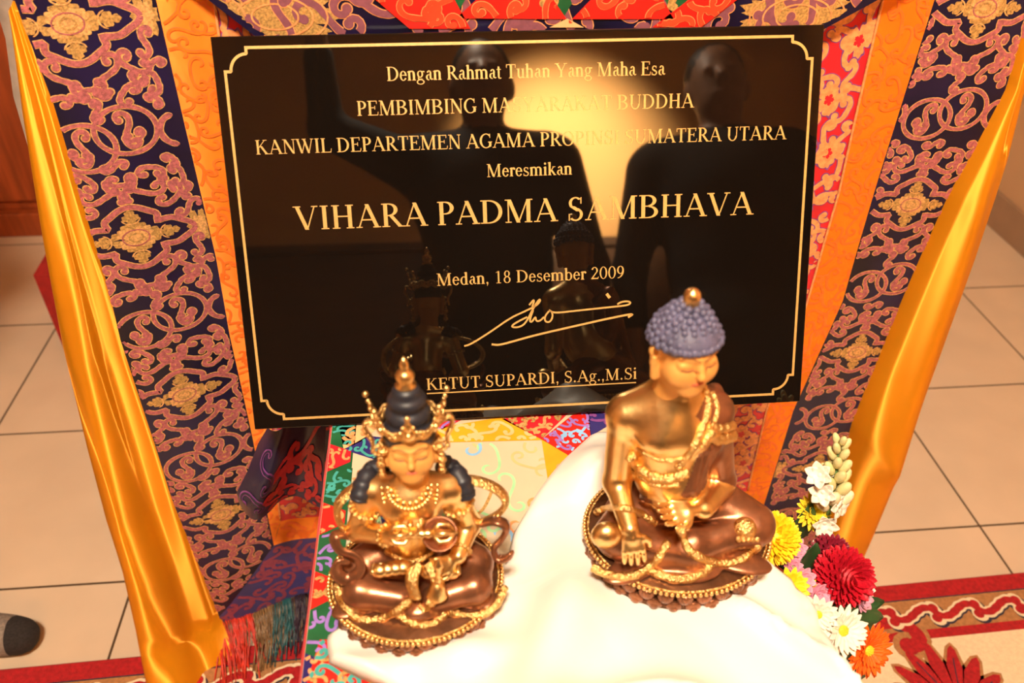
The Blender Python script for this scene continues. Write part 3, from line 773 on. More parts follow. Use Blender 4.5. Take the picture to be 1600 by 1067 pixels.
# ------------------------------------------------------------------ offering table and its cloth
TZ = 0.625; TX0, TX1, TY0, TY1 = -0.122, 0.276, 0.262, 0.652
t = thing('offering_table', ((TX0 + TX1) / 2, (TY0 + TY1) / 2, 0), 'small wooden table under the patchwork cloth, carrying plaque and statues', 'table')
mb = MB(); mb.box((TX0, TY0, TZ - 0.026), (TX1, TY1, TZ - 0.003)); mb.build('tabletop', wood_dark, t, smooth=False, bevel=0.003)
mb = MB(); mb.box((TX0 + 0.02, TY0 + 0.02, TZ - 0.085), (TX1 - 0.02, TY1 - 0.02, TZ - 0.026)); mb.build('apron', wood_dark, t, smooth=False, bevel=0.003)
for x in (TX0 + 0.03, TX1 - 0.03):
    for y in (TY0 + 0.03, TY1 - 0.03):
        mb = MB(); mb.tube([(x, y, 0.0125), (x, y, 0.3), (x, y, TZ - 0.03)], [0.013, 0.016, 0.019], 12); mb.build('leg', wood_dark, t)
clo = thing('patchwork_tablecloth', ((TX0 + TX1) / 2, (TY0 + TY1) / 2, TZ), 'patchwork silk cloth of green, red, blue and cream pieces covering the table', 'tablecloth')
cx0, cx1, cy0, cy1 = TX0 - 0.004, TX1 + 0.003, TY0 - 0.004, TY1 + 0.004
mb = MB()
lv = [(0, TZ), (0.003, TZ - 0.004), (0.005, TZ - 0.03), (0.012, TZ - 0.09), (0.018, TZ - 0.16)]
ringsP = []
for e, z in lv:
    row = []
    for k in range(80):
        f = k / 80 * 4; s_ = int(f); f -= s_
        cs = [(cx0, cy0), (cx1, cy0), (cx1, cy1), (cx0, cy1)]; p = np.array(cs[s_]) + (np.array(cs[(s_ + 1) % 4]) - np.array(cs[s_])) * f
        nrm = [(0, -1), (1, 0), (0, 1), (-1, 0)][s_]
        w = e + (TZ - z) * 0.06 * math.sin(k * 1.9)
        row.append((p[0] + nrm[0] * w, p[1] + nrm[1] * w, z))
    ringsP.append(row)
mb.grid(ringsP, 0, closeu=True, flip=True)
mb.add([(cx0, cy0, TZ), (cx1, cy0, TZ), (cx1, cy1, TZ), (cx0, cy1, TZ)], [(0, 1, 2, 3)], 1)
mb.build('cloth_ground', [red, cream_silk], clo, smooth=False)
def tplace(P, lift):
    P = np.asarray(P); return np.concatenate([P, (TZ + np.asarray(lift, float) * np.ones(len(P)))[:, None]], 1)
def tp(px, py): return np.clip(ground(px, py, TZ)[:2], (cx0 + 0.0005, cy0), (cx1, cy1 - 0.0005))
def patch_piece(name, pts, base, others, seed, step=0.022, w=0.004, lift=0.0006, world=False):
    P = np.array(pts) if world else np.array([tp(*q) for q in pts]); c = P.mean(0); m = len(P)
    mb = MB(); mb.add(np.concatenate([tplace(P, lift), tplace(c[None], lift)]), [(i, (i + 1) % m, m) for i in range(m)], 0)
    def ins(x, y):
        pos = np.ones_like(x, bool); neg = pos.copy()
        for j in range(m):
            p, q = P[j], P[(j + 1) % m]; s_ = (q[0] - p[0]) * (y - p[1]) - (q[1] - p[1]) * (x - p[0]); pos &= s_ > 0; neg &= s_ < 0
        return pos | neg
    pat = Pattern(); lo_, hi_ = P.min(0), P.max(0)
    if others: scatter(pat, lo_[0], hi_[0], lo_[1], hi_[1], step, w, [1 + i for i in range(len(others))], None, seed, 1.15)
    pat.emit(mb, ins, lambda Q, l: tplace(Q, l * 0.6 + lift))
    for j, f in enumerate(mb.F):
        a, b, c_ = (np.concatenate(mb.V)[i] for i in f[:3]) if j == -1 else (None, None, None)
    o = mb.build(name, [base] + others, clo, smooth=False)
    bm = bmesh.new(); bm.from_mesh(o.data)
    for f in bm.faces:
        if f.normal.z < 0: f.normal_flip()
    bm.to_mesh(o.data); bm.free()
    return o
PP = patch_piece
PP('amber_patch', [(690, 668), (784, 652), (848, 688), (640, 693)], amber_silk, [peach_silk], 1)
PP('red_gold_patch', [(784, 655), (894, 640), (846, 687)], red, [ochre, tan_thread], 2, 0.016, 0.0035)
PP('red_violet_patch', [(894, 649), (920, 640), (923, 680), (888, 712), (846, 687)], scarlet_silk, [purple_thread, sky_thread], 3, 0.014, 0.003)
PP('blue_patch', [(917, 640), (1000, 636), (923, 682)], blue_silk, [violet_thread], 4)
PP('amber_patch', [(846, 687), (888, 712), (930, 680), (940, 760), (856, 751)], amber_silk, [tan_thread], 5)
PP('peach_patch', [(530, 668), (600, 662), (565, 690), (537, 702)], peach_silk, [tan_thread], 6, 0.018)
PP('blue_patch', [(537, 703), (575, 681), (640, 690), (590, 720)], blue_silk, [teal_thread], 7, 0.015, 0.003)
PP('red_patch', [(640, 663), (720, 657), (690, 672), (640, 690)], red, [purple_thread, cream_silk], 8, 0.014, 0.003)
PP('border_strip', [(cx0 + 0.0003, TY0), (-0.101, TY0), (-0.101, TY1), (cx0 + 0.0003, TY1)], green_silk, [], 59, lift=0.0003, world=True)
ycuts = [0.655, 0.615, 0.575, 0.535, 0.495, 0.455, 0.415, 0.375, 0.335, 0.295, 0.262]
cols = [green_silk, red, green_silk, scarlet_silk, green_silk, scarlet_silk, green_silk, blue_silk, red, green_silk]
inn = [(teal_thread,), (tan_thread,), (teal_thread,), (tan_thread,), (purple_thread,), (ochre,), (purple_thread,), (tan_thread,), (ochre,), (tan_thread,)]
for i in range(10):
    y1_, y0_ = ycuts[i] - 0.0005, ycuts[i + 1]
    x1_ = -0.100 if i % 2 == 0 else -0.103
    PP(['green_patch', 'red_patch', 'green_patch', 'red_patch', 'green_patch', 'red_patch', 'green_patch', 'blue_patch', 'red_patch', 'green_patch'][i],
       [(cx0 + 0.0004, y0_), (x1_, y0_ + (0.012 if i % 2 else -0.004)), (x1_, y1_ - (0.012 if i % 2 else -0.004)), (cx0 + 0.0004, y1_)], cols[i], list(inn[i]), 60 + i, 0.017, 0.003, 0.0006 + 0.0002 * (i % 2), True)
# blue and green lozenges of the cream ground behind the left statue, and its little clouds
PP('blue_patch', [(590, 790), (640, 770), (665, 815), (600, 830)], blue_silk, [teal_thread], 21, 0.016, 0.003)
PP('green_patch', [(552, 812), (590, 795), (600, 838), (560, 880), (545, 850)], mint_thread, [green_silk], 22, 0.018, 0.004)
PP('amber_patch', [(690, 765), (722, 760), (730, 800), (700, 800)], amber_silk, [tan_thread], 23, 0.018)
PP('cream_patch', [(640, 694), (845, 689), (900, 770), (800, 850), (560, 850), (548, 740)], cream_silk, [tan_thread, peach_silk, cream_silk, mint_thread, ochre, cream_silk, sky_thread], 24, 0.040, 0.0032, 0.0002)
PP('red_patch', [(500, 1000), (545, 1000), (640, 1100), (470, 1100)], scarlet_silk, [ochre, teal_thread], 28, 0.018, 0.0035, 0.0009)

# ------------------------------------------------------------------ navy sash tucked under the left end of the plaque
mb = MB(); Lp = [(418, 668, .715), (403, 695, .71), (386, 740, .70), (368, 776, .70), (372, 790, .71)]; Rp = [(506, 655, .665), (506, 690, .675), (504, 735, .69), (502, 790, .72), (500, 815, .735)]
Lr, Rr = np.array(rows(Lp)), np.array(rows(Rp)); P = []
for i in range(21):
    f = i / 20 * 4; k = min(int(f), 3); f -= k
    a = Lr[k] + (Lr[k + 1] - Lr[k]) * f; b = Rr[k] + (Rr[k + 1] - Rr[k]) * f; row = []
    for j in range(19):
        s_ = j / 18; row.append(a + (b - a) * s_ + np.array((0, 0.03 * sm(s_ * 1.4) - 0.02 * math.sin(math.pi * min(1, s_ * 2.2)) + 0.006 * math.sin(9 * s_ + 2 * i / 20), 0)))
    P.append(row)
P = np.array(P); mb.grid(P, 0)
def sash_place(Q, lift):
    Q = np.asarray(Q); out = []
    lift = np.asarray(lift, float) * np.ones(len(Q))
    for (u, v), l_ in zip(Q, lift):
        fi, fj = np.clip(v, 0, 1) * 20, np.clip(u, 0, 1) * 18; i, j = min(int(fi), 19), min(int(fj), 17); a, b = fi - i, fj - j
        out.append(P[i, j] * (1 - a) * (1 - b) + P[i + 1, j] * a * (1 - b) + P[i, j + 1] * (1 - a) * b + P[i + 1, j + 1] * a * b - np.array((0, l_ * 2, 0)))
    return np.array(out)
pat = Pattern(); scatter(pat, 0.42, 0.95, 0.5, 0.95, 0.16, 0.045, [1], None, 5, 1.2)
pat.edged(scroll('S', 1.0, 0.35, (0.25, 0.45), 0.5), 0.02, 0, 2, 0.010); pat.edged(scroll('C', 1.0, 0.3, (0.2, 0.75), 0.5), 0.02, 0, 2, 0.010)
pat.edged(scroll('S', 0.8, 0.5, (0.8, 0.38), 2.2), 0.035, 1, 1, 0.004)
pat.emit(mb, lambda x, y: (x > 0.01) & (x < 0.99) & (y > 0.01) & (y < 0.99), sash_place)
sash = mb.build('folded_brocade', [navy, dark_red_thread, violet_thread], None, origin=P[0].mean(0))
tag(sash, 'dark navy brocade cloth with red flowers folded below the plaque corner', 'cloth')

# ------------------------------------------------------------------ white silk scarf spread on the table
def g2(px, py, z=TZ + 0.008): return ground(px, py, z)[:2]
ys = np.linspace(0.600, 0.262, 72)
lk = sorted([(0.600, 0.150), (0.585, 0.138), (g2(860, 745)[1], g2(860, 745)[0]), (g2(830, 785)[1], g2(830, 785)[0]), (g2(803, 830)[1], g2(803, 830)[0]), (g2(792, 880)[1], g2(792, 880)[0]), (0.425, 0.020), (0.405, -0.080), (0.385, -0.108), (0.362, -0.104), (0.345, -0.075), (0.330, -0.035), (0.312, -0.005), (0.262, 0.01)])
xl = np.interp(ys, [a for a, _ in lk], [b for _, b in lk])
rk = [(0.262, 0.335), (0.31, 0.328), (0.34, 0.318), (0.36, 0.312), (0.385, 0.322), (0.40, 0.306), (0.43, 0.284), (0.46, 0.270), (0.52, 0.258), (0.60, 0.235)]
xr = np.interp(ys, [a for a, _ in rk], [b for _, b in rk])
P = []
for i, y in enumerate(ys):
    row = []
    for j in range(76):
        s_ = j / 75; x = xl[i] + (xr[i] - xl[i]) * s_
        edge = min(1, min(s_, 1 - s_) * (xr[i] - xl[i]) / 0.012) ; edge = math.sqrt(max(0, 1 - (1 - edge) ** 2))
        back = min(1, (0.602 - y) / 0.012)
        z = 0.0025 + 0.0075 * edge * max(back, 0.1)
        f1 = math.sin(34 * x + 22 * y + 2.2 * math.sin(11 * y + 5 * x)); f2 = math.sin(63 * x - 31 * y + 1.5 * math.sin(17 * x)); f3 = math.sin(21 * (x + y) + 4 * math.sin(9 * x))
        z += edge * (0.0042 * max(f1, -0.3) + 0.0026 * f2 * (y < 0.5) + 0.004 * f3 * sm((0.43 - y) / 0.05)) + edge * (1 - 0) * 0.020 * (1 - abs(math.sin(17 * x + 26 * y + 1.6 * math.sin(13 * x + 2)))) ** 3 * sm((0.415 - y) / 0.04) * sm((x - 0.03) / 0.06)
        under = max(math.exp(-(((x + 0.031) / 0.078) ** 4 + ((y - 0.425) / 0.058) ** 4)), math.exp(-(((x - 0.197) / 0.085) ** 4 + ((y - 0.452) / 0.066) ** 4)))
        z = z * (1 - under) + 0.008 * under
        # a soft roll in front of the left statue and a heap in front of the right one
        z += 0.010 * math.exp(-((y - 0.352 - 0.08 * (x + 0.03)) / 0.014) ** 2) * sm((0.06 - x) / 0.05) * edge
        z += 0.022 * math.exp(-((x - 0.10 - 0.5 * (y - 0.40)) / 0.035) ** 2) * sm((0.50 - y) / 0.12) * (1 - under)
        z += 0.052 * math.exp(-((x - 0.150) / 0.042) ** 2 - ((y - 0.520) / 0.045) ** 2) * min(edge, 1) * (1 - under)
        xx, zz = x, TZ + 0.001 + z
        over = x - 0.300                                    # falls over the right edge of the table
        if over > 0: xx = 0.300 + 0.014 * math.sin(min(over / 0.02, 1.4)) ; zz -= max(0, over - 0.014) * 3.5 + 0.004
        if under > 0.9: zz = TZ + 0.0082
        row.append((xx, y, zz))
    P.append(row)
mb = MB(); mb.grid(P, 0, flip=True)
scarf = mb.build('silk_scarf', silk_white, None, origin=(0.12, 0.42, TZ), solid=0.0016)
tag(scarf, 'white silk ceremonial scarf spread in folds under both statues', 'scarf')

# ------------------------------------------------------------------ inscribed plaque
PTL = np.array([-0.2099, 0.80005, 0.9898]); PU = unit((0.99986, -0.0116, 0.0124)); PV = np.array([0.0068, -0.4032, -0.91509]); PV = unit(PV - PU * (PU @ PV)); PN = np.cross(PU, PV); PN = PN if PN[1] < 0 else -PN
PWd, PHt = 0.600, 0.396
def pplace(P, lift): P = np.asarray(P); return PTL + P[:, :1] * PU + P[:, 1:2] * PV + PN * lift
def ploc(px, py):
    r_ = ray(px, py); tt_ = (PN @ (PTL - CAM)) / (PN @ r_); X = CAM + tt_ * r_ - PTL; return np.array((X @ PU, X @ PV))
plaque = thing('inscribed_plaque', pplace(np.array([[PWd / 2, PHt]]), 0)[0], 'glossy black plaque with gold inscription leaning against the brocade hanging', 'plaque')
mb = MB(); c4 = np.array([(0, 0), (PWd, 0), (PWd, PHt), (0, PHt)])
mb.add(np.concatenate([pplace(c4, 0), pplace(c4, -0.008)]), [(3, 2, 1, 0), (4, 5, 6, 7), (0, 1, 5, 4), (1, 2, 6, 5), (2, 3, 7, 6), (3, 0, 4, 7)], 0)
pb = mb.build('slab', glossblack, plaque, smooth=False, bevel=0.0008)
bm = bmesh.new(); bm.from_mesh(pb.data); bmesh.ops.recalc_face_normals(bm, faces=bm.faces); bm.to_mesh(pb.data); bm.free()
def strip(mb, P, w, closed=False, lift=0.0004):
    P = np.asarray(P, float); m = len(P); L = []; Rr = []
    for i in range(m):
        a = P[i - 1] if (i or closed) else P[i]; b = P[(i + 1) % m] if (i < m - 1 or closed) else P[i]
        t1 = unit(P[i] - a) if np.linalg.norm(P[i] - a) > 1e-9 else unit(b - P[i]); t2 = unit(b - P[i]) if np.linalg.norm(b - P[i]) > 1e-9 else t1
        n1 = np.array((-t1[1], t1[0])); n2 = np.array((-t2[1], t2[0])); nn = n1 + n2; nn = nn / max(nn @ nn, 0.3) * 2
        ww = w[i] if hasattr(w, '__len__') else w
        L.append(P[i] + nn * ww / 2); Rr.append(P[i] - nn * ww / 2)
    F = [(i, (i + 1) % m, m + (i + 1) % m, m + i) for i in range(m if closed else m - 1)]
    mb.add(np.concatenate([pplace(np.array(L), lift), pplace(np.array(Rr), lift)]), F, 0)
IN, NT = 0.0105, 0.0215
def corner(cx, cy, sx, sy):
    """notched round corner in travelling order for the corner with outward signs sx, sy"""
    a = [(cx - sx * NT, cy), (cx - sx * NT, cy - sy * 0.0055)]
    for k in range(9):
        q = math.pi / 2 * k / 8; a.append((cx - sx * NT + sx * (NT - 0.0055) * math.sin(q), cy - sy * NT + sy * (NT - 0.0055) * math.cos(q)))
    a += [(cx - sx * 0.0055, cy - sy * NT), (cx, cy - sy * NT)]
    return a
bp_ = corner(IN, IN, -1, -1)[::-1] + corner(PWd - IN, IN, 1, -1) + corner(PWd - IN, PHt - IN, 1, 1)[::-1] + corner(IN, PHt - IN, -1, 1)
mb = MB(); strip(mb, bp_, 0.0027, True); mb.build('gold_border_line', gilt, plaque, smooth=False)

# serif letters drawn as strokes: cap height 1, baseline 0
TK, TN, XH = 0.172, 0.058, 0.68
def q_(x0, y0, x1, y1): return [(x0, y0), (x1, y0), (x1, y1), (x0, y1)]
def st(x, y0, y1, w=TK): return [q_(x - w / 2, y0, x + w / 2, y1)]
def sb(x, y=0.0, l=0.17): return [q_(x - l, y, x + l, y + 0.045)]
def sp(x, y=1.0, l=0.17): return [q_(x - l, y - 0.045, x + l, y)]
def dg(x0, y0, x1, y1, w): return [[(x0 - w / 2, y0), (x0 + w / 2, y0), (x1 + w / 2, y1), (x1 - w / 2, y1)]]
def ar(cx, cy, rx, ry, a0, a1, tv=TK, th=TN, n=16):
    out = []; A = np.radians(np.linspace(a0, a1, n + 1))
    for a, b in zip(A[:-1], A[1:]):
        out.append([(cx + rx * math.cos(a), cy + ry * math.sin(a)), (cx + rx * math.cos(b), cy + ry * math.sin(b)), (cx + (rx - tv) * math.cos(b), cy + (ry - th) * math.sin(b)), (cx + (rx - tv) * math.cos(a), cy + (ry - th) * math.sin(a))])
    return out
def dot(x, y, r=0.085): return [[(x + r * math.cos(a), y + r * math.sin(a)) for a in np.linspace(0, 2 * math.pi, 12, endpoint=False)]]
def IS(x): return st(x, 0, 1) + sb(x) + sp(x)
def lowstem(x): return st(x, 0, XH) + sb(x, 0, 0.15) + [[(x - 0.16, XH - 0.10), (x, XH - 0.06), (x + TK / 2, XH + 0.02), (x - 0.02, XH), (x - 0.16, XH - 0.06)]]
def arch(x0, x1): 
    c = (x0 + x1) / 2; return ar(c + 0.02, XH - 0.20, (x1 - x0) / 2 + 0.06, 0.22, 0, 140, TK, 0.075) + st(x1, 0, XH - 0.2) + sb(x1, 0, 0.15)
G = {
 'A': (1.09, dg(0.14, 0, 0.53, 1, 0.06) + dg(0.94, 0, 0.52, 1, 0.17) + [q_(0.27, 0.31, 0.80, 0.365)] + sb(0.15, 0, 0.14) + sb(0.93, 0, 0.17)),
 'B': (1.00, st(0.24, 0, 1) + sb(0.2, 0, 0.15) + sp(0.2, 1, 0.15) + [q_(0.2, 0.955, 0.5, 1), q_(0.2, 0.5, 0.55, 0.545), q_(0.2, 0, 0.52, 0.045)] + ar(0.48, 0.755, 0.36, 0.245, -90, 90) + ar(0.50, 0.265, 0.42, 0.265, -90, 90)),
 'D': (1.09, st(0.24, 0, 1) + sb(0.2, 0, 0.15) + sp(0.2, 1, 0.15) + [q_(0.2, 0.95, 0.46, 1), q_(0.2, 0, 0.46, 0.05)] + ar(0.44, 0.5, 0.58, 0.5, -90, 90, 0.17)),
 'E': (0.92, st(0.24, 0, 1) + sb(0.2, 0, 0.15) + sp(0.2, 1, 0.15) + [q_(0.2, 0.95, 0.80, 1), q_(0.75, 0.78, 0.80, 1), q_(0.2, 0, 0.84, 0.05), [(0.80, 0), (0.85, 0), (0.90, 0.25), (0.86, 0.25)], q_(0.2, 0.50, 0.62, 0.55), q_(0.60, 0.40, 0.65, 0.65)]),
 'G': (1.09, ar(0.57, 0.5, 0.52, 0.52, 45, 335, 0.17) + [q_(0.86, 0.70, 0.91, 1.0)] + st(0.90, 0.08, 0.42) + sp(0.90, 0.44, 0.17)),
 'H': (1.09, IS(0.24) + IS(0.85) + [q_(0.24, 0.49, 0.85, 0.545)]),
 'I': (0.50, IS(0.25)),
 'K': (1.09, IS(0.24) + dg(0.30, 0.45, 0.82, 1, 0.075) + dg(0.92, 0, 0.48, 0.58, 0.19) + sp(0.82, 1, 0.16) + sb(0.93, 0, 0.17)),
 'L': (0.92, st(0.24, 0, 1) + sb(0.2, 0, 0.15) + sp(0.24) + [q_(0.2, 0, 0.84, 0.05), [(0.80, 0), (0.85, 0), (0.90, 0.27), (0.86, 0.27)]]),
 'M': (1.34, st(0.20, 0, 1, 0.06) + sb(0.20, 0, 0.14) + sp(0.17, 1, 0.12) + dg(0.65, 0, 0.24, 1, 0.17) + dg(0.66, 0.02, 1.06, 1, 0.06) + st(1.10, 0, 1) + sb(1.10) + sp(1.15, 1, 0.14)),
 'N': (1.09, st(0.20, 0, 1, 0.06) + sb(0.20, 0, 0.14) + sp(0.15, 1, 0.12) + dg(0.88, 0, 0.22, 1, 0.18) + st(0.90, 0, 1, 0.06) + sp(0.90, 1, 0.14)),
 'O': (1.09, ar(0.545, 0.5, 0.50, 0.52, 0, 360, 0.17, 0.055, 32)),
 'P': (0.84, IS(0.24) + [q_(0.2, 0.955, 0.45, 1), q_(0.24, 0.455, 0.45, 0.50)] + ar(0.42, 0.725, 0.37, 0.275, -90, 90)),
 'R': (1.00, IS(0.24) + [q_(0.2, 0.955, 0.45, 1), q_(0.24, 0.465, 0.50, 0.51)] + ar(0.42, 0.735, 0.36, 0.265, -90, 90) + dg(0.88, 0, 0.46, 0.50, 0.19) + sb(0.90, 0, 0.13)),
 'S': (0.84, ar(0.42, 0.755, 0.30, 0.265, 40, 250, 0.13, 0.06) + ar(0.42, 0.265, 0.33, 0.285, -140, 70, 0.13, 0.06) + dg(0.58, 0.40, 0.26, 0.62, 0.24) + [q_(0.64, 0.72, 0.69, 1.0), q_(0.11, 0.0, 0.16, 0.30)]),
 'T': (0.92, st(0.46, 0, 1) + sb(0.46, 0, 0.18) + [q_(0.06, 0.95, 0.86, 1), q_(0.06, 0.75, 0.11, 1), q_(0.81, 0.75, 0.86, 1)]),
 'U': (1.09, st(0.24, 0.35, 1) + sp(0.24) + st(0.88, 0.35, 1, 0.06) + sp(0.88, 1, 0.14) + ar(0.535, 0.36, 0.375, 0.38, 180, 360, 0.13, 0.07)),
 'V': (1.09, dg(0.55, 0, 0.16, 1, 0.17) + dg(0.56, 0, 0.93, 1, 0.06) + sp(0.16, 1, 0.17) + sp(0.93, 1, 0.14)),
 'W': (1.43, dg(0.45, 0, 0.14, 1, 0.16) + dg(0.46, 0, 0.74, 0.85, 0.06) + dg(1.00, 0, 0.66, 1, 0.16) + dg(1.01, 0, 1.30, 1, 0.06) + sp(0.15, 1, 0.15) + sp(0.66, 1, 0.16) + sp(1.29, 1, 0.13)),
 'Y': (1.09, st(0.55, 0, 0.46) + sb(0.55) + dg(0.55, 0.42, 0.17, 1, 0.17) + dg(0.57, 0.42, 0.91, 1, 0.06) + sp(0.17, 1, 0.17) + sp(0.91, 1, 0.14)),
 'a': (0.67, st(0.46, 0.08, XH - 0.2, 0.14) + ar(0.34, XH - 0.21, 0.20, 0.22, 0, 160, 0.13, 0.06) + ar(0.29, 0.20, 0.22, 0.21, 70, 290, 0.14, 0.06) + dg(0.30, 0.36, 0.48, 0.43, 0.1) + [[(0.42, 0.10), (0.56, 0), (0.67, 0.07), (0.67, 0.11), (0.56, 0.09), (0.5, 0.16)]]),
 'b': (0.755, st(0.18, 0, 1.03) + [[(0.02, 0.94), (0.18, 0.97), (0.18, 1.03), (0.02, 0.98)]] + ar(0.40, 0.33, 0.30, 0.355, -130, 130, 0.15, 0.06)),
 'd': (0.755, st(0.55, 0.0, 1.03) + [[(0.39, 0.94), (0.55, 0.97), (0.55, 1.03), (0.39, 0.98)]] + ar(0.35, 0.33, 0.30, 0.355, 50, 310, 0.15, 0.06) + [q_(0.55, 0, 0.72, 0.05)]),
 'e': (0.67, ar(0.34, 0.34, 0.29, 0.355, 0, 330, 0.14, 0.06, 24) + [q_(0.10, 0.36, 0.60, 0.41)]),
 'g': (0.755, ar(0.34, 0.44, 0.25, 0.25, 0, 360, 0.12, 0.05, 24) + [q_(0.50, 0.58, 0.72, 0.66)] + ar(0.36, -0.12, 0.33, 0.19, 0, 360, 0.10, 0.055, 24) + [[(0.16, 0.22), (0.26, 0.22), (0.24, 0.09), (0.14, 0.10)], q_(0.17, 0.02, 0.52, 0.11)]),
 'h': (0.755, st(0.18, 0, 1.03) + sb(0.18, 0, 0.15) + [[(0.02, 0.94), (0.18, 0.97), (0.18, 1.03), (0.02, 0.98)]] + arch(0.18, 0.57)),
 'i': (0.42, lowstem(0.21) + dot(0.20, 0.92, 0.09)),
 'k': (0.755, st(0.18, 0, 1.03) + sb(0.18, 0, 0.15) + [[(0.02, 0.94), (0.18, 0.97), (0.18, 1.03), (0.02, 0.98)]] + dg(0.24, 0.28, 0.55, XH, 0.07) + dg(0.64, 0, 0.34, 0.40, 0.17) + sp(0.55, XH, 0.13) + sb(0.64, 0, 0.12)),
 'm': (1.175, lowstem(0.18) + arch(0.18, 0.58) + arch(0.58, 0.98)),
 'n': (0.755, lowstem(0.18) + arch(0.18, 0.57)),
 'r': (0.50, lowstem(0.18) + ar(0.38, XH - 0.18, 0.16, 0.20, 60, 150, 0.10, 0.09) + dot(0.43, XH - 0.09, 0.085)),
 's': (0.59, ar(0.29, 0.50, 0.20, 0.19, 40, 250, 0.10, 0.055) + ar(0.30, 0.18, 0.23, 0.195, -140, 70, 0.10, 0.055) + dg(0.42, 0.26, 0.19, 0.42, 0.20) + [q_(0.43, 0.50, 0.475, 0.68), q_(0.07, 0.0, 0.115, 0.20)]),
 't': (0.42, st(0.20, 0.1, 0.86, 0.14) + [q_(0.03, XH - 0.05, 0.39, XH)] + ar(0.31, 0.13, 0.18, 0.145, 180, 320, 0.13, 0.06)),
 'u': (0.755, st(0.18, 0.2, XH, 0.14) + [q_(0.02, XH - 0.045, 0.2, XH), q_(0.42, XH - 0.045, 0.58, XH), q_(0.56, 0, 0.74, 0.05)] + st(0.56, 0, XH, 0.14) + ar(0.35, 0.22, 0.24, 0.235, 180, 320, 0.14, 0.075)),
 '0': (0.755, ar(0.377, 0.5, 0.33, 0.515, 0, 360, 0.13, 0.05, 28)),
 '1': (0.755, st(0.40, 0, 1, 0.13) + sb(0.40, 0, 0.2) + [[(0.18, 0.86), (0.40, 0.95), (0.40, 1.0), (0.18, 0.89)]]),
 '2': (0.755, ar(0.36, 0.72, 0.28, 0.29, -25, 165, 0.13, 0.06) + dg(0.10, 0.03, 0.55, 0.60, 0.12) + [q_(0.06, 0, 0.62, 0.10), [(0.58, 0), (0.66, 0.0), (0.72, 0.2), (0.68, 0.2)]]),
 '8': (0.755, ar(0.377, 0.76, 0.25, 0.255, 0, 360, 0.12, 0.05, 24) + ar(0.377, 0.26, 0.30, 0.275, 0, 360, 0.13, 0.05, 24)),
 '9': (0.755, ar(0.36, 0.68, 0.30, 0.335, 0, 360, 0.14, 0.05, 24) + ar(0.10, 0.62, 0.56, 0.63, -88, 8, 0.14, 0.06)),
 '.': (0.38, dot(0.18, 0.07)), ',': (0.38, dot(0.18, 0.07) + [[(0.20, 0.06), (0.265, 0.06), (0.19, -0.17), (0.13, -0.17)]]), ' ': (0.38, []),
}
def inscription(text, p0, p1, cap_px, name='inscription_line', lift=0.0004):
    a, b = ploc(*p0), ploc(*p1); d = unit(b - a); upv = np.array((d[1], -d[0])); 
    cap = abs(ploc(p0[0], p0[1] - cap_px)[1] - a[1])
    tot = sum(G[c][0] for c in text) - 0.12; sx = np.linalg.norm(b - a) / tot; x = -0.05; mb = MB()
    for ch in text:
        w, polys = G[ch]
        for k, p in enumerate(polys):
            P = np.array(p); P = a + ((x + P[:, :1]) * sx) * d + (P[:, 1:2] * cap) * upv
            c = P.mean(0); e = P - c                       # letters face the reader
            ar_ = 0.5 * sum(e[i][0] * e[(i + 1) % len(e)][1] - e[(i + 1) % len(e)][0] * e[i][1] for i in range(len(e)))
            if ar_ > 0: P = P[::-1]
            mb.add(pplace(P, lift + 0.00001 * (k % 7)), [tuple(range(len(P)))], 0)
        x += w
    return mb.build(name, gilt, plaque, smooth=False)
inscription('Dengan Rahmat Tuhan Yang Maha Esa', (605, 126.6), (1038, 117), 22)
inscription('PEMBIMBING MASYARAKAT BUDDHA', (558.5, 181), (1083, 168), 23)
inscription('KANWIL DEPARTEMEN AGAMA PROPINSI SUMATERA UTARA', (400.4, 241.5), (1227, 217.5), 22.5)
inscription('Meresmikan', (761, 276.6), (893, 272.6), 20)
inscription('VIHARA PADMA SAMBHAVA', (462.5, 359.5), (1174.5, 335), 37)
inscription('Medan, 18 Desember 2009', (683, 446.4), (975, 434), 19)
ins7 = inscription('KETUT SUPARDI, S.Ag.,M.Si', (667, 609.4), (994.3, 591.6), 18)
mb = MB(); strip(mb, [ploc(667, 614.8), ploc(993.8, 597.4)], 0.0013); mb.build('underline', gilt, ins7, smooth=False)
mb = MB()
def sig(pts, w):
    P = np.array([ploc(640 + x / 3.81, 390 + y / 3.81) for x, y in pts]); t_ = np.linspace(0, 1, len(P)); 
    for _ in range(3):                                     # corner cutting
        Q = [P[0]]
        for a, b in zip(P[:-1], P[1:]): Q += [a * 0.75 + b * 0.25, a * 0.25 + b * 0.75]
        P = np.array(Q + [P[-1]])
    strip(mb, P, w)
sw = 0.0019
sig([(325, 573), (360, 565), (480, 490), (600, 405), (690, 365), (760, 330), (780, 300), (770, 295), (735, 350), (690, 440), (650, 462), (612, 462), (610, 450), (640, 430), (700, 400)], sw)
sig([(712, 330), (735, 300), (742, 302), (730, 340)], sw)
sig([(735, 360), (712, 425), (728, 432), (750, 395), (752, 425), (775, 425), (800, 400)], sw)
sig([(830, 365), (805, 395), (805, 428), (835, 432), (852, 400), (848, 370), (830, 360), (860, 378), (1000, 362), (1230, 338), (1300, 330), (1318, 315), (1300, 306), (1260, 310), (1236, 325)], sw)
sig([(1172, 262), (1180, 272), (1192, 287)], sw * 1.7)
sig([(488, 563), (530, 568), (600, 550), (740, 510), (980, 455), (1180, 410), (1340, 378), (1300, 402)], sw * 1.15)
mb.build('signature', gilt, plaque, smooth=False)
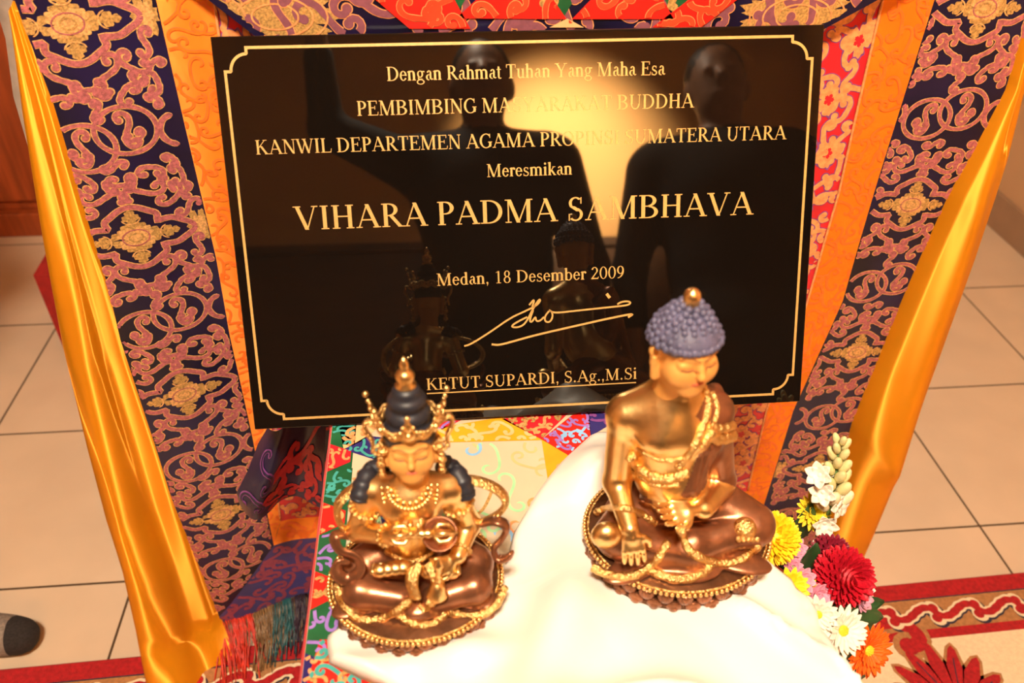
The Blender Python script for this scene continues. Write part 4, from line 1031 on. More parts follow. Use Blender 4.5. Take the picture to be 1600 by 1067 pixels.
# ------------------------------------------------------------------ heads for the statues
def statue_head(root, c, scale, R, mats, hz=0.00065):
    """face with ears and neck, carved features and painted brows; millimetre model turned by R and scaled"""
    face, lip, eye = mats; k = 0.001 * scale
    s = SDF(np.array((-27, -32, -44)) * 1.0, np.array((27, 27, 34)) * 1.0, hz / k)
    s.ell((0, 2, 6), (20.5, 22.5, 24), 1, 0)
    s.ell((0, -3, -11), (16.5, 17, 18), 7, 0)
    s.ell((0, -13, -23.5), (6.5, 6, 5), 7, 0)
    for sx in (-1, 1):
        s.ell((sx * 9.5, -11.5, -8), (8, 7.5, 8.5), 6, 0)
        s.ell((sx * 8.3, -16.2, 2.2), (6.2, 3.6, 3.4), 2.2, 0)           # lowered lids
        s.cap((sx * 3, -19.5, 7.5), (sx * 13, -15.5, 8.5), 1.5, 1.1, 3, 0)    # brow ridge
        s.cap((sx * 2.6, -19.6, -5.4), (sx * 2.9, -19.4, -5.2), 2.0, 2.0, 1.5, 0)
        s.chain([(sx * 20.5, 2, 8), (sx * 22.5, 3.5, 2), (sx * 21.8, 3, -8), (sx * 20.5, 1, -20)], [3.0, 3.4, 2.4, 3.0], 2, 0)
        s.ell((sx * 23.2, 1.5, 2), (1.6, 2.4, 4.5), 1.2, 0, sub=True)
    s.chain([(0, -19.5, 7), (0, -21.6, 1), (0, -24.6, -4.6)], [1.9, 2.1, 2.9], 2, 0)
    s.ell((0, -19.0, -11.6), (5.6, 2.6, 1.5), 1.2, 0); s.ell((0, -18.6, -14.6), (4.6, 2.6, 1.8), 1.2, 0)
    for sx in (-1, 1): s.cap((sx * 5.5, -20.6, -12.8), (0, -22.6, -13.2), 0.55, 0.55, 0.6, 0, sub=True)
    s.chain([(0, 3, -14), (0, 6, -42)], [11.5, 13], 5, 0)
    V, Q, QI = s.surface(1)
    X = lambda P: (np.asarray(P, float) * k) @ np.asarray(R).T + np.asarray(c)
    mb = MB(); mb.add(X(V), Q.tolist()); f = mb.build('face', face, root)
    front = {}
    def fy(x, z):
        w = (np.abs(V[:, 0] - x) < 1.0) & (np.abs(V[:, 2] - z) < 1.0) & (V[:, 1] < 0)
        return V[w, 1].min() if w.any() else -18
    def line(name, pts, r_, m):
        mb = MB()
        for P in pts: mb.tube(X([(x, fy(x, z) - 0.05, z) for x, z in P]), np.interp(np.linspace(0, 1, len(P)), [0, 0.5, 1], [r_ * 0.4, r_, r_ * 0.4]) * k, 6)
        return mb.build(name, m, f)
    t_ = np.linspace(-1, 1, 11)
    line('eye_line', [[(sx * 8.3 + 5.6 * a, 0.6 - 1.3 * (1 - a * a)) for a in t_] for sx in (-1, 1)], 0.75, eye)
    line('eyebrow', [[(sx * 8.0 + 6.6 * a, 7.6 + 2.6 * (1 - a * a) - sx * a * -0.6) for a in t_] for sx in (-1, 1)], 0.45, eye)
    line('mouth', [[(5.0 * a, -13.2 - 0.9 * (1 - a * a)) for a in t_], [(4.2 * a, -12.0 - 0.4 * (1 - a * a)) for a in t_]], 0.9, lip)
    return f, X
def oval(c, rx, ry, n, a0=0, a1=360, z=None):
    a = np.radians(np.linspace(a0, a1, n)); return np.stack([c[0] + rx * np.cos(a), c[1] + ry * np.sin(a), np.full(n, c[2] if z is None else z)], 1)
def lotus_base(root, c, rx, ry, zb, zr):
    """double lotus: flared bottom, two rows of petals, flat top with a beaded gold rim"""
    hgt = zr - zb; mb = MB()
    mb.lathe([(0.90, 0), (0.95, 0.12 * hgt), (0.86, 0.40 * hgt), (0.84, 0.55 * hgt), (0.93, 0.85 * hgt), (0.97, 0.97 * hgt), (0.95, hgt), (0.5, hgt * 1.02), (0.02, hgt * 1.02)], (c[0], c[1], zb), 72, 0, rx, ry)
    lb = mb.build('lotus_base', copper_dark, root)
    n = 30
    for row, (zz, sc, tl) in enumerate(((0.68, 0.93, 20), (0.26, 0.93, -20))):
        mb = MB()
        for k in range(n):
            a = 2 * math.pi * (k + 0.5 * row) / n; p = (c[0] + rx * sc * math.cos(a), c[1] + ry * sc * math.sin(a), zb + zz * hgt)
            an = math.atan2(math.sin(a) / ry, math.cos(a) / rx)
            Rm = rotm('Z', math.degrees(an)) @ rotm('Y', -tl)
            mb.ell(p, (0.0042, math.pi * (rx + ry) / 2 / n * 0.98, hgt * 0.27), 8, 7, 0, Rm)
            mb.ell(np.array(p) + Rm @ np.array((0.0028, 0, 0)), (0.0028, math.pi * (rx + ry) / 2 / n * 0.5, hgt * 0.17), 8, 6, 0, Rm)
        mb.build('lotus_petals', copper, lb)
    mb = MB(); nb = 110
    P = oval((c[0], c[1], zr), rx * 0.985, ry * 0.985, nb + 1)[:-1]
    for p in P: mb.ell(p, 0.0021, 6, 5)
    mb.build('beaded_rim', gold, lb)
    mb = MB(); mb.tube(np.concatenate([oval((c[0], c[1], zr + 0.0006), rx * 0.945, ry * 0.945, 73)]), 0.0012, 6, cap=False); mb.build('rim_line', gold_rough, lb)
    return lb
def garment_hem(root, parent, c, rx, ry, z, arcs, wd=0.0055, name='gold_hem', m=None):
    """scalloped gold borders of the robe lying on the base"""
    mb = MB()
    for (x, y, ax_, ay, a0, a1) in arcs:
        a = np.radians(np.linspace(a0, a1, 40)); n_ = 7
        r1 = 1 + 0.035 * np.cos(np.linspace(0, 2 * np.pi * n_, 40))
        P = np.stack([c[0] + x + ax_ * r1 * np.cos(a), c[1] + y + ay * r1 * np.sin(a), np.full(40, z)], 1)
        mb.tube(P, wd, 8, flat=0.42, up=(0, 0, 1))
    return mb.build(name, m or gold_rough, parent)
def hand(s, palm, wrist, fdir, nrm, size, idn, curl=0.25, thumb=1, spread=0.10, k=0.0012):
    """palm with four separate bent fingers and a thumb from its side"""
    fdir = unit(fdir); nrm = unit(nrm); side = unit(np.cross(fdir, nrm)); nrm = np.cross(side, fdir); sz = size
    palm = np.asarray(palm, float)
    s.chain([wrist, palm - fdir * 0.25 * sz], [0.19 * sz, 0.2 * sz], 0.003, idn)
    for u in (-0.30, -0.1, 0.1, 0.30): s.cap(palm - fdir * 0.25 * sz + side * u * sz * 0.8, palm + fdir * 0.22 * sz + side * u * sz, 0.125 * sz, 0.115 * sz, 0.003, idn)
    for j, (u, ln) in enumerate(((-0.33, 0.50), (-0.11, 0.60), (0.11, 0.64), (0.33, 0.55))):
        b = palm + fdir * 0.25 * sz + side * u * sz; d = unit(fdir + side * (u * spread * 3)); pts = [b]; cu = 0
        for q in range(3):
            cu += curl; pts.append(pts[-1] + unit(d * math.cos(cu) + nrm * math.sin(cu)) * ln * sz * (0.42, 0.32, 0.26)[q])
        s.chain(pts, [0.095 * sz, 0.088 * sz, 0.08 * sz, 0.068 * sz], k, idn)
    b = palm - fdir * 0.18 * sz + side * thumb * 0.38 * sz
    e1 = b + unit(side * thumb * 0.7 + fdir * 0.7 + nrm * 0.3) * 0.28 * sz; e2 = e1 + unit(side * thumb * 0.15 + fdir + nrm * 0.3) * 0.26 * sz
    s.chain([b, e1, e2], [0.13 * sz, 0.10 * sz, 0.085 * sz], k, idn)

# ------------------------------------------------------------------ seated buddha on the right
BC = np.array((0.200, 0.449, TZ + 0.009)); BR = TZ + 0.036
bud = thing('buddha_statue', BC, 'gilded seated buddha statue with blue curled hair on the white silk', 'statue', None)
A_ = at
lb = lotus_base(bud, BC, 0.0845, 0.071, BC[2], BR)
s = SDF((BC[0] - 0.095, BC[1] - 0.08, BC[2] + 0.015), (BC[0] + 0.098, BC[1] + 0.075, BC[2] + 0.215), 0.001)
top = BR + 0.001
SK, RB = 0, 1                                            # bare gilded body, bronze robe
kneeL, kneeR = np.array((0.139, 0.431, top + 0.018)), np.array((0.262, 0.434, top + 0.018))
hip = np.array((0.199, 0.465, top + 0.024))
neck = A_(1062, 606, .452); chest = A_(1046, 664, .452); belly = A_(1048, 735, .446)
shR = A_(978, 648, .458); shL = A_(1114, 642, .460)
# robe over the crossed legs
s.chain([hip + (-0.02, 0, 0), kneeL], [0.027, 0.019], 0.012, RB); s.chain([hip + (0.02, 0, 0), kneeR], [0.027, 0.019], 0.012, RB)
s.chain([kneeL + (0.004, -0.006, 0), np.array((0.200, 0.413, top + 0.012)), np.array((0.232, 0.420, top + 0.017))], [0.016, 0.0120, 0.011], 0.006, RB)
s.chain([kneeR + (-0.002, -0.006, 0), np.array((0.205, 0.420, top + 0.018)), np.array((0.168, 0.425, top + 0.017))], [0.016, 0.0120, 0.0105], 0.005, RB)
s.ell((0.198, 0.452, top + 0.006), (0.066, 0.052, 0.009), 0.006, RB)
for x, y, a in ((0.152, 0.408, 20), (0.198, 0.402, 0), (0.243, 0.408, -20)):
    s.ell((x, y, top + 0.002), (0.029, 0.013, 0.0045), 0.004, RB, rotm('Z', a))
# trunk
s.ell(hip + (0, 0, 0.012), (0.038, 0.030, 0.028), 0.012, RB)
s.chain([hip + (0, 0, 0.015), belly], [0.029, 0.0275], 0.008, SK)
s.chain([belly, chest], [0.0265, 0.0295], 0.012, SK)
s.ell(belly + (0, -0.006, -0.005), (0.027, 0.023, 0.022), 0.008, SK)
for sx in (-1, 1): s.ell(chest + (sx * 0.0135, -0.013, 0.002), (0.0165, 0.0155, 0.0135), 0.007, SK)
s.chain([chest + (-0.012, 0.003, 0.012), shR], [0.021, 0.0155], 0.010, SK); s.chain([chest + (0.012, 0.003, 0.012), shL], [0.021, 0.0155], 0.010, RB)
s.chain([chest + (0, 0.003, 0.01), neck], [0.024, 0.0145], 0.012, SK)
s.chain([shR + (0.006, 0, 0.004), neck + (0, 0.006, -0.006)], [0.0135, 0.0135], 0.012, SK); s.chain([shL + (-0.006, 0, 0.004), neck + (0, 0.008, -0.006)], [0.0135, 0.0130], 0.012, RB)
# arm that touches the earth
elR = A_(963, 752, .447); wrR = A_(984, 826, .406); plR = A_(989, 850, .398)
s.chain([shR, elR], [0.0142, 0.0112], 0.006, SK); s.chain([elR, wrR], [0.0108, 0.0078], 0.005, SK)
fdir = A_(994, 895, .388) - plR
hand(s, plR, wrR, fdir, (0.05, 0.6, -0.5), 0.0235, SK, 0.10, 1, 0.05)
# arm in the lap, sleeve of the robe to the elbow
elL = A_(1124, 748, .455); wrL = A_(1100, 795, .415); plL = A_(1064, 801, .407)
s.chain([shL, elL], [0.0155, 0.0130], 0.006, RB); s.chain([elL + (0, -0.004, -0.004), wrL], [0.0112, 0.0082], 0.005, SK)
s.chain([elL, elL + (0.004, 0.008, -0.012)], [0.013, 0.012], 0.006, RB)
hand(s, plL, wrL, A_(1028, 806, .404) - plL, (0.0, -0.35, 1), 0.0235, SK, 0.16, -1, 0.04)
# robe across the chest: from the left shoulder down to the right flank, with raised folds
dg0, dg1 = shL + (-0.012, -0.010, 0.013), belly + (-0.020, -0.017, -0.012)
mid = chest + (0.020, -0.021, -0.006)
for q, (off, rr) in enumerate((((0, 0, 0), 0.0040), ((0.008, 0.002, -0.003), 0.0036), ((0.015, 0.006, -0.006), 0.0036))):
    o3 = np.array(off); s.chain([dg0 + o3, mid + o3, belly + (0.009, -0.026, 0.006) + o3 * (0.4, 1, 1.6), dg1 + o3 * (-0.2, 1, 1.2)], [rr, rr, rr, rr], 0.003, RB)
s.ell((chest + shL) / 2 + (0.012, 0.004, -0.018), (0.020, 0.026, 0.038), 0.006, RB)
s.chain([dg0, shL + (0.003, 0.012, 0.012), chest + (0.02, 0.03, 0.0)], [0.0045, 0.005, 0.006], 0.004, RB)
s.build({SK: 'body', RB: 'robe'}, {SK: gold, RB: copper}, bud, 1, {SK: 'gilded bare chest, arms and hands', RB: 'bronze robe over one shoulder and the crossed legs'})
# gold trimming of the robe, laid on its surface
def curve(P, it=3):
    P = np.array(P, float)
    for _ in range(it):
        Qq = [P[0]]
        for a, b in zip(P[:-1], P[1:]): Qq += [a * .75 + b * .25, a * .25 + b * .75]
        P = np.array(Qq + [P[-1]])
    return P
def trim(sdf, root, pix, r_, name, m=None, flat=0.55, wav=0.0, lift=0.0):
    pp = curve(pix, 3); P = np.array([sdf.on(x, y, lift) for x, y in pp])
    for _ in range(2): P[1:-1] = (P[:-2] + 2 * P[1:-1] + P[2:]) / 4
    rr = r_ * (1 + wav * np.sin(np.arange(len(P)) * 1.3)); rr[0] *= 0.5; rr[-1] *= 0.5
    mb = MB(); mb.tube(P, rr, 8, flat=1.0); return mb.build(name, m or gold_rough, root)
for pts, r_, nm in (([(1098, 604), (1109, 628), (1098, 668), (1080, 706), (1058, 732)], .0034, 'robe_border'), ([(1112, 612), (1124, 640), (1112, 668), (1096, 700)], .0022, 'robe_border'),
        ([(1106, 676), (1122, 688), (1144, 680)], .0052, 'sleeve_border'), ([(1108, 662), (1124, 672), (1144, 664)], .0040, 'sleeve_border'),
        ([(984, 712), (1004, 740), (1040, 752), (1072, 738)], .0046, 'waist_sash'), ([(990, 734), (1020, 760), (1062, 756)], .0030, 'waist_sash'), ([(996, 700), (1030, 722), (1066, 716)], .0022, 'waist_sash'),
        ([(1064, 826), (1072, 858), (1106, 878), (1150, 882), (1186, 852)], .0040, 'gold_hem'), ([(1014, 890), (1056, 908), (1098, 898), (1110, 882)], .0040, 'gold_hem'),
        ([(926, 886), (952, 900), (990, 902), (1022, 882), (1044, 846)], .0040, 'gold_hem'), ([(932, 800), (960, 790), (1000, 800), (1024, 818)], .0034, 'gold_hem')):
    trim(s, bud, pts, r_, nm, None, wav=0.10)
# upturned sole on the far knee
mb = MB(); fp = A_(1163, 826, .421); mb.ell(fp, (0.0105, 0.010, 0.0105), 16, 12)
for q in range(5): mb.ell(fp + (0.010 - 0.0046 * q, -0.0075 - 0.0008 * q, -0.0055 + 0.0015 * q), 0.0028, 8, 6)
mb.build('foot', gold_rough, bud)
mb = MB(); fq = A_(948, 836, .418); mb.ell(fq, (0.0135, 0.010, 0.0130), 16, 12); mb.build('knee_roundel', gold, bud)
# head turned a little aside and bowed
Rh = rotm('Z', 14) @ rotm('X', 3)
hc = A_(1071, 546, .446)
fc, HX = statue_head(bud, hc, 1.05, Rh, (face_gold, lip_m, eye_m))
mb = MB(); mb.ell((0, 0, 0), 1, 6, 5); mb = MB()
hs = SDF((-32, -34, -6), (32, 34, 66), 1.0)
hs.ell((0, 3.5, 13), (23.5, 24.5, 16), 2, 0); hs.ell((0, 6, 23), (15.5, 15.5, 10), 6, 0); hs.chain([(0, 6, 28), (0, 6, 33)], [9.5, 6], 4, 0)
hs.ell((0, -30, -4), (30, 23, 19), 2, 0, sub=True)
V, Q, QI = hs.surface(1); mb.add(HX(V), Q.tolist()); hr = mb.build('hair', hair_blue, bud)
rows_ = [(9.5, 24.5), (13.3, 24), (17, 22), (20.6, 19.3), (24.2, 17), (27.8, 15), (31, 12.3), (34, 9.3), (36.5, 7)]
mb = MB()
for j, (zz, rr) in enumerate(rows_):
    n_ = max(8, int(2 * math.pi * rr / 6.2))
    for i in range(n_):
        a = 2 * math.pi * (i + 0.5 * (j % 2)) / n_
        z2 = zz + (4.6 * max(0, math.sin(-a)) if j == 0 else 0) - (5 * max(0, math.sin(a)) if j < 2 else 0)
        p = HX([(rr * math.cos(a), 4.5 + rr * math.sin(a), z2)])[0]
        mb.ell(p, 0.0031, 8, 6)
mb.build('hair_curls', hair_blue, hr)
mb = MB(); mb.lathe([(0.2, 0), (6.2, 0.5), (6.6, 2.5), (5.4, 5), (6.0, 8), (5.4, 11), (3.4, 13.5), (0.6, 14.8), (0.1, 15)], (0, 6, 34), 20)
mb.V = [HX(v) for v in mb.V]; mb.build('finial', gold, hr)

# ------------------------------------------------------------------ crowned bodhisattva on the left
SC = np.array((-0.0335, 0.420, TZ + 0.009)); SR = TZ + 0.030
bod = thing('bodhisattva_statue', SC, 'crowned gilded bodhisattva statue with looped scarves, seated in front of the plaque', 'statue')
lb2 = lotus_base(bod, SC, 0.0745, 0.064, SC[2], SR)
top = SR + 0.001
s = SDF((SC[0] - 0.09, SC[1] - 0.07, SC[2] + 0.012), (SC[0] + 0.095, SC[1] + 0.07, SC[2] + 0.175), 0.001)
hip = np.array((-0.032, 0.436, top + 0.020))
belly = A_(643, 832, .425); chest = A_(641, 778, .424); neck = A_(640, 742, .426)
shR = A_(580, 765, .430); shL = A_(703, 762, .430)
knL = np.array((-0.080, 0.408, top + 0.014)); knR = np.array((0.017, 0.405, top + 0.014))
BD, DH = 0, 1
s.chain([hip + (-0.015, 0, 0), knL + (0, 0.014, 0.002)], [0.022, 0.015], 0.010, DH); s.chain([hip + (0.015, 0, 0), knR + (0, 0.014, 0.002)], [0.022, 0.015], 0.010, DH)
s.chain([knL + (0, 0.012, 0), knL + (0.002, -0.008, -0.001), np.array((-0.045, 0.392, top + 0.011))], [0.015, 0.0145, 0.0115], 0.004, DH)
s.chain([knR + (0, 0.012, 0), knR + (-0.002, -0.008, -0.001), np.array((-0.016, 0.390, top + 0.011))], [0.015, 0.0145, 0.0115], 0.004, DH)
s.ell((-0.033, 0.425, top + 0.004), (0.056, 0.045, 0.007), 0.006, DH)
for x, y, a in ((-0.078, 0.398, 25), (-0.033, 0.388, 0), (0.013, 0.397, -25)): s.ell((x, y, top + 0.001), (0.026, 0.012, 0.004), 0.004, DH, rotm('Z', a))
s.ell(hip + (0, 0, 0.014), (0.026, 0.022, 0.022), 0.010, DH)
s.chain([hip + (0, -0.003, 0.02), belly, chest], [0.020, 0.0185, 0.0225], 0.010, BD)
for sx in (-1, 1): s.ell(chest + (sx * 0.010, -0.009, -0.001), (0.0125, 0.0115, 0.0105), 0.006, BD)
s.chain([shR, chest + (-0.008, 0.002, 0.006)], [0.0125, 0.016], 0.008, BD); s.chain([shL, chest + (0.008, 0.002, 0.006)], [0.0125, 0.016], 0.008, BD)
s.chain([chest, neck], [0.015, 0.0095], 0.008, BD)
elR = A_(560, 828, .425); wrR = A_(615, 838, .398); plR = A_(640, 832, .390)
s.chain([shR, elR], [0.0115, 0.0095], 0.005, BD); s.chain([elR, wrR], [0.0095, 0.0068], 0.004, BD)
hand(s, plR, wrR, (1, -0.15, 0.25), (0.1, 0.5, 0.9), 0.019, BD, 0.55, 1, 0.02)
elL = A_(733, 818, .428); wrL = A_(716, 868, .402); plL = A_(697, 882, .396)
s.chain([shL, elL], [0.0115, 0.0098], 0.005, BD); s.chain([elL, wrL], [0.0095, 0.0068], 0.004, BD)
hand(s, plL, wrL, A_(672, 890, .390) - plL, (-0.2, 0.7, -0.6), 0.019, BD, 0.5, 1, 0.02)
s.build({BD: 'body', DH: 'skirt'}, {BD: gold, DH: copper}, bod, 1, {BD: 'gilded bare chest and arms', DH: 'bronze skirt over the crossed legs'})
for pts, r_ in (([(527, 916), (538, 952), (570, 972), (608, 964), (640, 938)], .0036), ([(622, 960), (648, 978), (680, 976), (698, 956)], .0034), ([(702, 956), (742, 966), (776, 948), (788, 918)], .0036), ([(655, 945), (664, 955), (672, 945)], .0022)):
    trim(s, bod, pts, r_, 'gold_hem', None, wav=0.12)
for pts in ([(603, 722), (580, 734), (567, 756), (562, 778)], [(688, 722), (708, 732), (722, 750), (728, 772)]):
    trim(s, bod, pts, 0.0078, 'hair_lock', hair_dark, wav=0.08, lift=-0.0035)
def bod_tube(pts, r_, name, m, flat=1.0, n=8, it=3, par=None):
    P = np.array(pts, float)
    for _ in range(it):
        Qq = [P[0]]
        for a, b in zip(P[:-1], P[1:]): Qq += [a * .75 + b * .25, a * .25 + b * .75]
        P = np.array(Qq + [P[-1]])
    rr = r_ if np.isscalar(r_) else np.interp(np.linspace(0, 1, len(P)), np.linspace(0, 1, len(r_)), r_)
    mb = MB(); mb.tube(P, rr, n, flat=flat); return mb.build(name, m, par or bod)
# soles of the crossed feet, toes outwards
for sx, (px, py) in ((-1, (612, 888)), (1, (688, 893))):
    mb = MB(); f0 = A_(px, py, .398); d = unit((sx, -0.15, 0.10))
    for q in range(4): mb.ell(f0 + d * (0.006 * q - 0.009), (0.0085 - 0.0005 * abs(q - 1), 0.0065, 0.0056), 12, 8)
    for q in range(5): mb.ell(f0 + d * 0.0145 + np.array((0, -0.004 + 0.0024 * q, 0.004 - 0.0012 * q)), 0.0024, 8, 6)
    mb.build('foot', gold, bod)
# waist cloth ends hanging to the base
bod_tube([A_(655, 880, .396), A_(640, 905, .386), A_(650, 935, .380)], [0.004, 0.006, 0.005], 'sash_end', gold_rough, 0.45)
bod_tube([A_(668, 880, .396), A_(690, 915, .384), A_(672, 945, .376)], [0.004, 0.006, 0.005], 'sash_end', gold_rough, 0.45)
bod_tube([belly + (-0.021, -0.006, -0.012), belly + (0, -0.021, -0.015), belly + (0.021, -0.006, -0.012)], 0.0036, 'girdle', gold_rough)
# necklaces
mb = MB()
for wd_, dp, n_, rb in ((0.0165, 0.012, 20, 0.0021), (0.021, 0.030, 30, 0.0019)):
    for i in range(n_):
        a = math.pi * i / (n_ - 1); x = -wd_ * math.cos(a); dz = -dp * math.sin(a) ** 0.8
        p = neck + (x, -0.010 - 0.012 * math.sin(a), dz - 0.002); mb.ell(p, rb, 8, 6)
for q in range(4): mb.ell(chest + (0, -0.024, -0.004 - 0.005 * q), 0.0026 - 0.0003 * q, 8, 6)
for q in range(9):
    a = math.pi * (q + 0.5) / 9; mb.ell(neck + (-0.014 * math.cos(a), -0.011 - 0.009 * math.sin(a), -0.009 * math.sin(a) - 0.003), (0.0032, 0.002, 0.0036), 8, 6)
mb.build('necklace', gold, bod)
# hair locks on the shoulders, armlets, bracelets
for sx, sh, el, wr in ((-1, shR, elR, wrR), (1, shL, elL, wrL)):
    am = sh * 0.55 + el * 0.45; d = unit(el - sh); e1 = unit(np.cross(d, (0, 1, 0.1))); e2 = np.cross(d, e1); mb = MB()
    for i in range(16):
        a = 2 * math.pi * i / 16; mb.ell(am + 0.0118 * (math.cos(a) * e1 + math.sin(a) * e2), 0.0024, 6, 5)
    mb.ell(am + (0, -0.012, 0), (0.004, 0.003, 0.006), 8, 6); mb.build('armlet', gold_rough, bod)
    am = el * 0.2 + wr * 0.8; d = unit(wr - el); e1 = unit(np.cross(d, (0, 0.3, 1))); e2 = np.cross(d, e1); mb = MB()
    for i in range(14):
        a = 2 * math.pi * i / 14; mb.ell(am + 0.0082 * (math.cos(a) * e1 + math.sin(a) * e2), 0.0021, 6, 5)
    mb.build('bracelet', gold_rough, bod)
# head, hair, crown
hc2 = A_(641, 694, .424); Rh2 = rotm('Z', 2) @ rotm('X', -6)
fc2, HX2 = statue_head(bod, hc2, 0.86, Rh2, (face_gold, lip_m, eye_m))
hs = SDF((-30, -30, -8), (30, 32, 80), 1.0)
hs.ell((0, 3, 12), (23, 24.5, 17), 2, 0); hs.ell((0, 4, 31), (18.5, 18, 10.5), 4, 0); hs.ell((0, 4, 44), (16, 15.5, 9), 3, 0); hs.ell((0, 4, 53), (11, 11, 6), 4, 0)
hs.ell((0, -26, -2), (30, 20, 20), 2, 0, sub=True)
V, Q, QI = hs.surface(1); mb = MB(); mb.add(HX2(V), Q.tolist()); hr2 = mb.build('hair_bun', hair_dark, bod)
mb = MB(); mb.lathe([(0.3, 0), (8.5, 1), (9, 3), (5.5, 5), (7.5, 9), (8.2, 12), (6, 16), (3.2, 18), (3.8, 21), (4.0, 23), (2.4, 27), (0.4, 30)], (0, 4, 57), 20); mb.V = [HX2(v) for v in mb.V]; mb.build('finial', gold, hr2)
mb = MB()
an = np.linspace(0, 2 * math.pi, 49)
for zz, rr, rt in ((23, 24.4, 1.9), (28, 25.4, 1.6), (20.5, 24, 1.5)):
    mb.tube(HX2(np.stack([rr * np.cos(an), 3 + rr * 1.02 * np.sin(an), np.full(49, zz) + 1.5 * np.cos(an * 10)], 1)), rt * 0.0008, 6, cap=False)
for i in range(30):
    a = 2 * math.pi * i / 30; mb.ell(HX2([(25.7 * math.cos(a), 3 + 25.7 * math.sin(a), 25.5)])[0], 0.0020, 6, 5)
crown = mb.build('crown', gold_rough, bod)
for a_deg, hgt, wd_ in ((-90, 25, 10.5), (-142, 25, 9), (-38, 25, 9), (-184, 27, 8), (4, 27, 8)):
    a = math.radians(a_deg); dr = np.array((math.cos(a), math.sin(a), 0)); tg = np.array((-dr[1], dr[0], 0)); b = dr * 25.5 + np.array((0, 3, 25))
    mb = MB()
    def pt(u, v): return HX2([b + tg * u + np.array((0, 0, v)) + dr * (2 + v * 0.22)])[0]
    Rl = np.asarray(Rh2) @ rotm('Z', a_deg + 90)
    mb.ell(pt(0, 5), np.array((wd_ * 0.62, 2.2, 7.5)) * 0.0008, 10, 8, 0, Rl); mb.ell(pt(0, 14), np.array((wd_ * 0.36, 2, 6)) * 0.0008, 10, 8, 0, Rl)
    for u, v, q in ((-wd_ * 0.62, 8, 2.1), (wd_ * 0.62, 8, 2.1), (-wd_ * 0.4, 14, 1.8), (wd_ * 0.4, 14, 1.8), (0, 20, 2.2), (0, hgt, 2.9), (0, 5, 3.4)): mb.ell(pt(u, v) - (0, 0.0012 if v == 5 else 0, 0), q * 0.0008, 8, 6)
    for sx in (-1, 1): mb.tube([pt(sx * 2, 1), pt(sx * wd_ * 0.8, 3), pt(sx * wd_ * 0.7, 8)], 1.3 * 0.0008, 6)
    mb.build('crown_point', gold, crown)
for sx in (-1, 1):
    mb = MB()
    for zz, q in ((4, 3.6), (-3, 4.6), (-11, 3.2), (-17, 4.4), (-24, 3.0), (-29, 3.8)): mb.ell(HX2([(sx * (24.5 + (1.5 if zz < -10 else 0)), -3, zz)])[0], (q * 0.00085, q * 0.0007, q * 0.00088), 10, 8)
    for i in range(10):
        a = 2 * math.pi * i / 10; mb.ell(HX2([(sx * 25.5 + 5.5 * math.cos(a), -5, 0 + 5.5 * math.sin(a))])[0], 0.0016, 6, 5)
    mb.build('earring', gold_rough, bod)
    bod_tube([HX2([(sx * 25, 3, 18)])[0], HX2([(sx * 36, 6, 26)])[0], HX2([(sx * 38, 6, 14)])[0], HX2([(sx * 31, 4, 4)])[0], HX2([(sx * 33, 3, -8)])[0]], [0.002, 0.0034, 0.0036, 0.003, 0.0022], 'crown_ribbon', gold_rough, 0.5)
# scarves that loop out beside the arms
bod_tube([shR + (-0.006, 0.008, 0.002), A_(545, 768, .436), A_(524, 790, .432), A_(530, 822, .428), A_(556, 838, .424), A_(568, 820, .430)], [0.004, 0.006, 0.0066, 0.0062, 0.0052, 0.004], 'scarf', gold_rough, 0.42)
bod_tube([A_(548, 838, .424), A_(520, 832, .420), A_(527, 862, .412), A_(560, 868, .410), A_(566, 892, .404), A_(545, 908, .402), A_(524, 896, .404), A_(528, 876, .408), A_(545, 880, .408)], [0.004, 0.0052, 0.005, 0.0046, 0.005, 0.006, 0.0056, 0.0045, 0.003], 'scarf', copper, 0.5)
bod_tube([shL + (0.006, 0.008, 0.002), A_(752, 752, .436), A_(782, 766, .434), A_(794, 786, .430), A_(776, 806, .428), A_(748, 816, .426)], [0.004, 0.006, 0.0064, 0.007, 0.0058, 0.004], 'scarf', gold_rough, 0.42)
bod_tube([A_(752, 818, .424), A_(775, 812, .420), A_(795, 822, .418), A_(785, 842, .416), A_(770, 856, .412), A_(776, 874, .408), A_(794, 872, .406), A_(800, 862, .406)], [0.004, 0.005, 0.006, 0.005, 0.0055, 0.007, 0.006, 0.002], 'scarf', copper, 0.5)
# thunderbolt sceptre held to the chest and bell in the lap hand
mb = MB(); a0, a1 = A_(618, 836, .386), A_(700, 832, .386); ax = unit(a1 - a0); L_v = np.linalg.norm(a1 - a0)
mb.tube([a0 + ax * L_v * t_ for t_ in (0.3, 0.38, 0.45, 0.5, 0.55, 0.62, 0.7)], [0.0028, 0.0036, 0.0022, 0.0042, 0.0022, 0.0036, 0.0028], 10)
for sg in (-1, 1):
    cc = a0 + ax * L_v * (0.5 + sg * 0.20)
    for q in range(4):
        e1 = unit(np.cross(ax, (0, 0, 1))); e2 = np.cross(ax, e1); rd = math.cos(q * math.pi / 2 + 0.78) * e1 + math.sin(q * math.pi / 2 + 0.78) * e2
        mb.tube([cc, cc + sg * ax * 0.005 + rd * 0.0065, cc + sg * ax * 0.012 + rd * 0.006, cc + sg * ax * 0.017], [0.0018, 0.0021, 0.0018, 0.0012], 6)
    mb.tube([cc, cc + sg * ax * 0.019], [0.0016, 0.001], 6)
mb.build('vajra', gold, bod)
mb = MB(); bc = A_(688, 846, .392); Rb = rotm('X', 25)
prof = [(0.002, 0), (0.006, 0.001), (0.011, 0.005), (0.0130, 0.010), (0.0136, 0.0112), (0.0124, 0.0108), (0.009, 0.006), (0.002, 0.003)]
